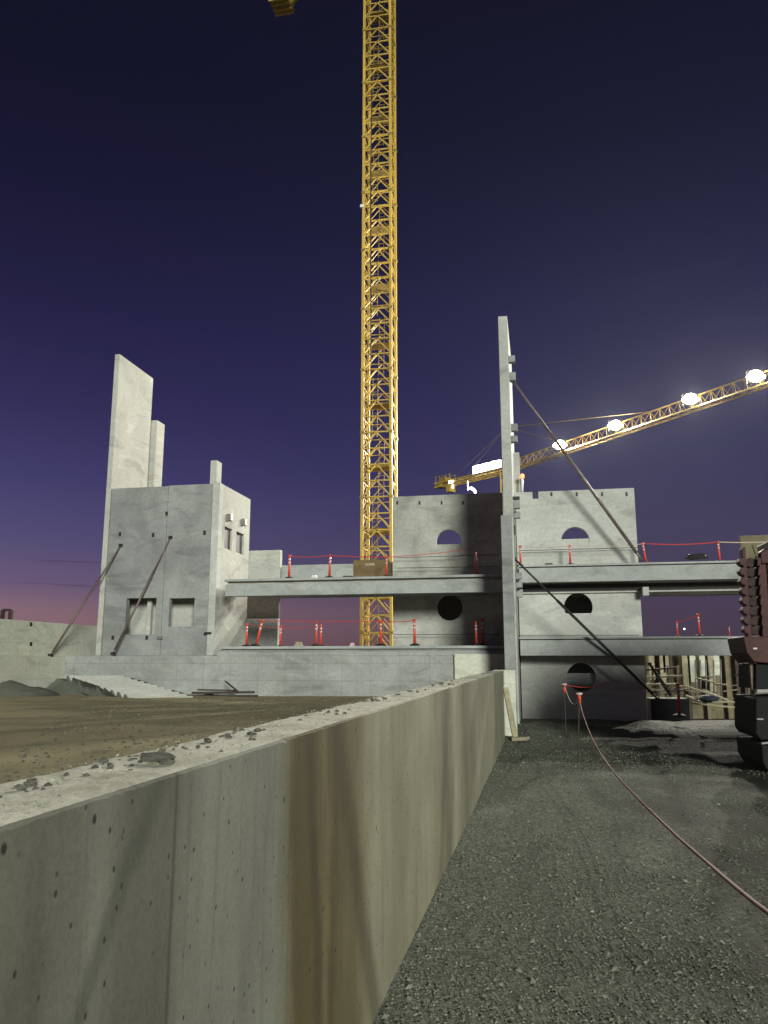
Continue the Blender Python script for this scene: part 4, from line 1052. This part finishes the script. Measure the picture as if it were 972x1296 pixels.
# ------------------------------------------------------------------ world
w = bpy.data.worlds.new('World'); S.world = w; w.use_nodes = True
nt = w.node_tree; bg = nt.nodes['Background']
tc = nt.nodes.new('ShaderNodeTexCoord'); spx = nt.nodes.new('ShaderNodeSeparateXYZ'); nt.links.new(tc.outputs['Generated'], spx.inputs[0])
def srgb(r, g_, b_):
    f = lambda c: ((c/255)/12.92 if c/255 <= .04045 else ((c/255+.055)/1.055)**2.4)
    return (f(r), f(g_), f(b_))
Lc = [(0, (128, 94, 98)), (.042, (138, 106, 114)), (.06, (132, 104, 118)), (.085, (108, 90, 120)), (.137, (84, 78, 118)), (.21, (66, 62, 108)), (.29, (51, 46, 88)), (.375, (38, 35, 72)), (.45, (30, 28, 59)), (.53, (23, 22, 49)), (.62, (18, 18, 38))]
Rc = [(0, (58, 48, 62)), (.035, (70, 58, 76)), (.06, (70, 58, 80)), (.10, (67, 58, 84)), (.15, (61, 55, 86)), (.23, (46, 44, 82)), (.32, (38, 37, 76)), (.42, (33, 33, 68)), (.497, (27, 27, 57)), (.57, (21, 22, 47)), (.70, (15, 16, 36))]
ra = ramp(nt, spx.outputs[2], [(p, srgb(*c)) for p, c in Lc]); rb = ramp(nt, spx.outputs[2], [(p, srgb(*c)) for p, c in Rc])
dt = nt.nodes.new('ShaderNodeVectorMath'); dt.operation = 'DOT_PRODUCT'; nt.links.new(tc.outputs['Generated'], dt.inputs[0]); dt.inputs[1].default_value = (math.cos(YAW), math.sin(YAW), 0)
mr = nt.nodes.new('ShaderNodeMapRange'); nt.links.new(dt.outputs['Value'], mr.inputs[0]); mr.inputs[1].default_value = -.45; mr.inputs[2].default_value = .25
c = mix(nt, mr.outputs[0], ra.outputs[0], rb.outputs[0])
# thin dark cloud streaks low on the left, faint pale wisps on the right
mp2 = nt.nodes.new('ShaderNodeMapping'); nt.links.new(tc.outputs['Generated'], mp2.inputs[0]); mp2.inputs['Scale'].default_value = (2.2, 2.2, 60); mp2.inputs['Location'].default_value = (4.3, 1.7, .35)
nn = noise(nt, mp2.outputs[0], 1.6, 4, .5, .3)
lowm = ramp(nt, spx.outputs[2], [(0, 0.), (.03, 0.), (.05, 1.), (.16, .5), (.2, 0.)])
k = ramp(nt, nn, [(.66, 0.), (.71, .5)])
kk = mix(nt, 1.0, k.outputs[0], lowm.outputs[0], 'MULTIPLY')
c = mix(nt, kk, c, srgb(60, 48, 72))
mp3 = nt.nodes.new('ShaderNodeMapping'); nt.links.new(tc.outputs['Generated'], mp3.inputs[0]); mp3.inputs['Scale'].default_value = (3, 3, 16); mp3.inputs['Rotation'].default_value = (0, .12, 0)
n5 = noise(nt, mp3.outputs[0], 1.5, 6, .6, .8)
bandR = ramp(nt, spx.outputs[2], [(.15, 0.), (.24, 1.), (.38, 1.), (.48, 0.)])
azR = nt.nodes.new('ShaderNodeMapRange'); nt.links.new(dt.outputs['Value'], azR.inputs[0]); azR.inputs[1].default_value = .12; azR.inputs[2].default_value = .4
k5 = ramp(nt, n5, [(.55, 0.), (.8, .05)])
k6 = mix(nt, 1.0, mix(nt, 1.0, k5.outputs[0], bandR.outputs[0], 'MULTIPLY'), azR.outputs[0], 'MULTIPLY')
c = mix(nt, k6, c, srgb(150, 146, 160))
nt.links.new(c, bg.inputs[0]); bg.inputs[1].default_value = 1.0

flood_key = bpy.data.lights.new('flood_key', 'SUN'); flood_key.energy = 3.9; flood_key.angle = math.radians(13); flood_key.color = (.94, 1, .9)  # key lamp standing in for unseen site floodlights behind the camera
so = bpy.data.objects.new('flood_key', flood_key); C.objects.link(so)
AZ, EL = math.radians(25), math.radians(13)
frm = Vector((math.sin(AZ)*math.cos(EL), -math.cos(AZ)*math.cos(EL), math.sin(EL)))
so.rotation_euler = frm.to_track_quat('Z', 'Y').to_euler(); so.location = (5, -10, 12)

# ------------------------------------------------------------------ camera
cam = bpy.data.cameras.new('camera'); co = bpy.data.objects.new('camera', cam); C.objects.link(co); S.camera = co
Rm = Matrix((RT, UP, -FW)).transposed(); co.matrix_world = Matrix.Translation(EYE) @ Rm.to_4x4()
cam.sensor_fit = 'VERTICAL'; cam.sensor_height = 24; cam.lens = 24*F0/1296; cam.clip_end = 5000; cam.clip_start = .05
S.view_settings.view_transform = 'Standard'; S.view_settings.look = 'None'; S.view_settings.exposure = 0; S.view_settings.gamma = 1
S.render.engine = 'CYCLES'
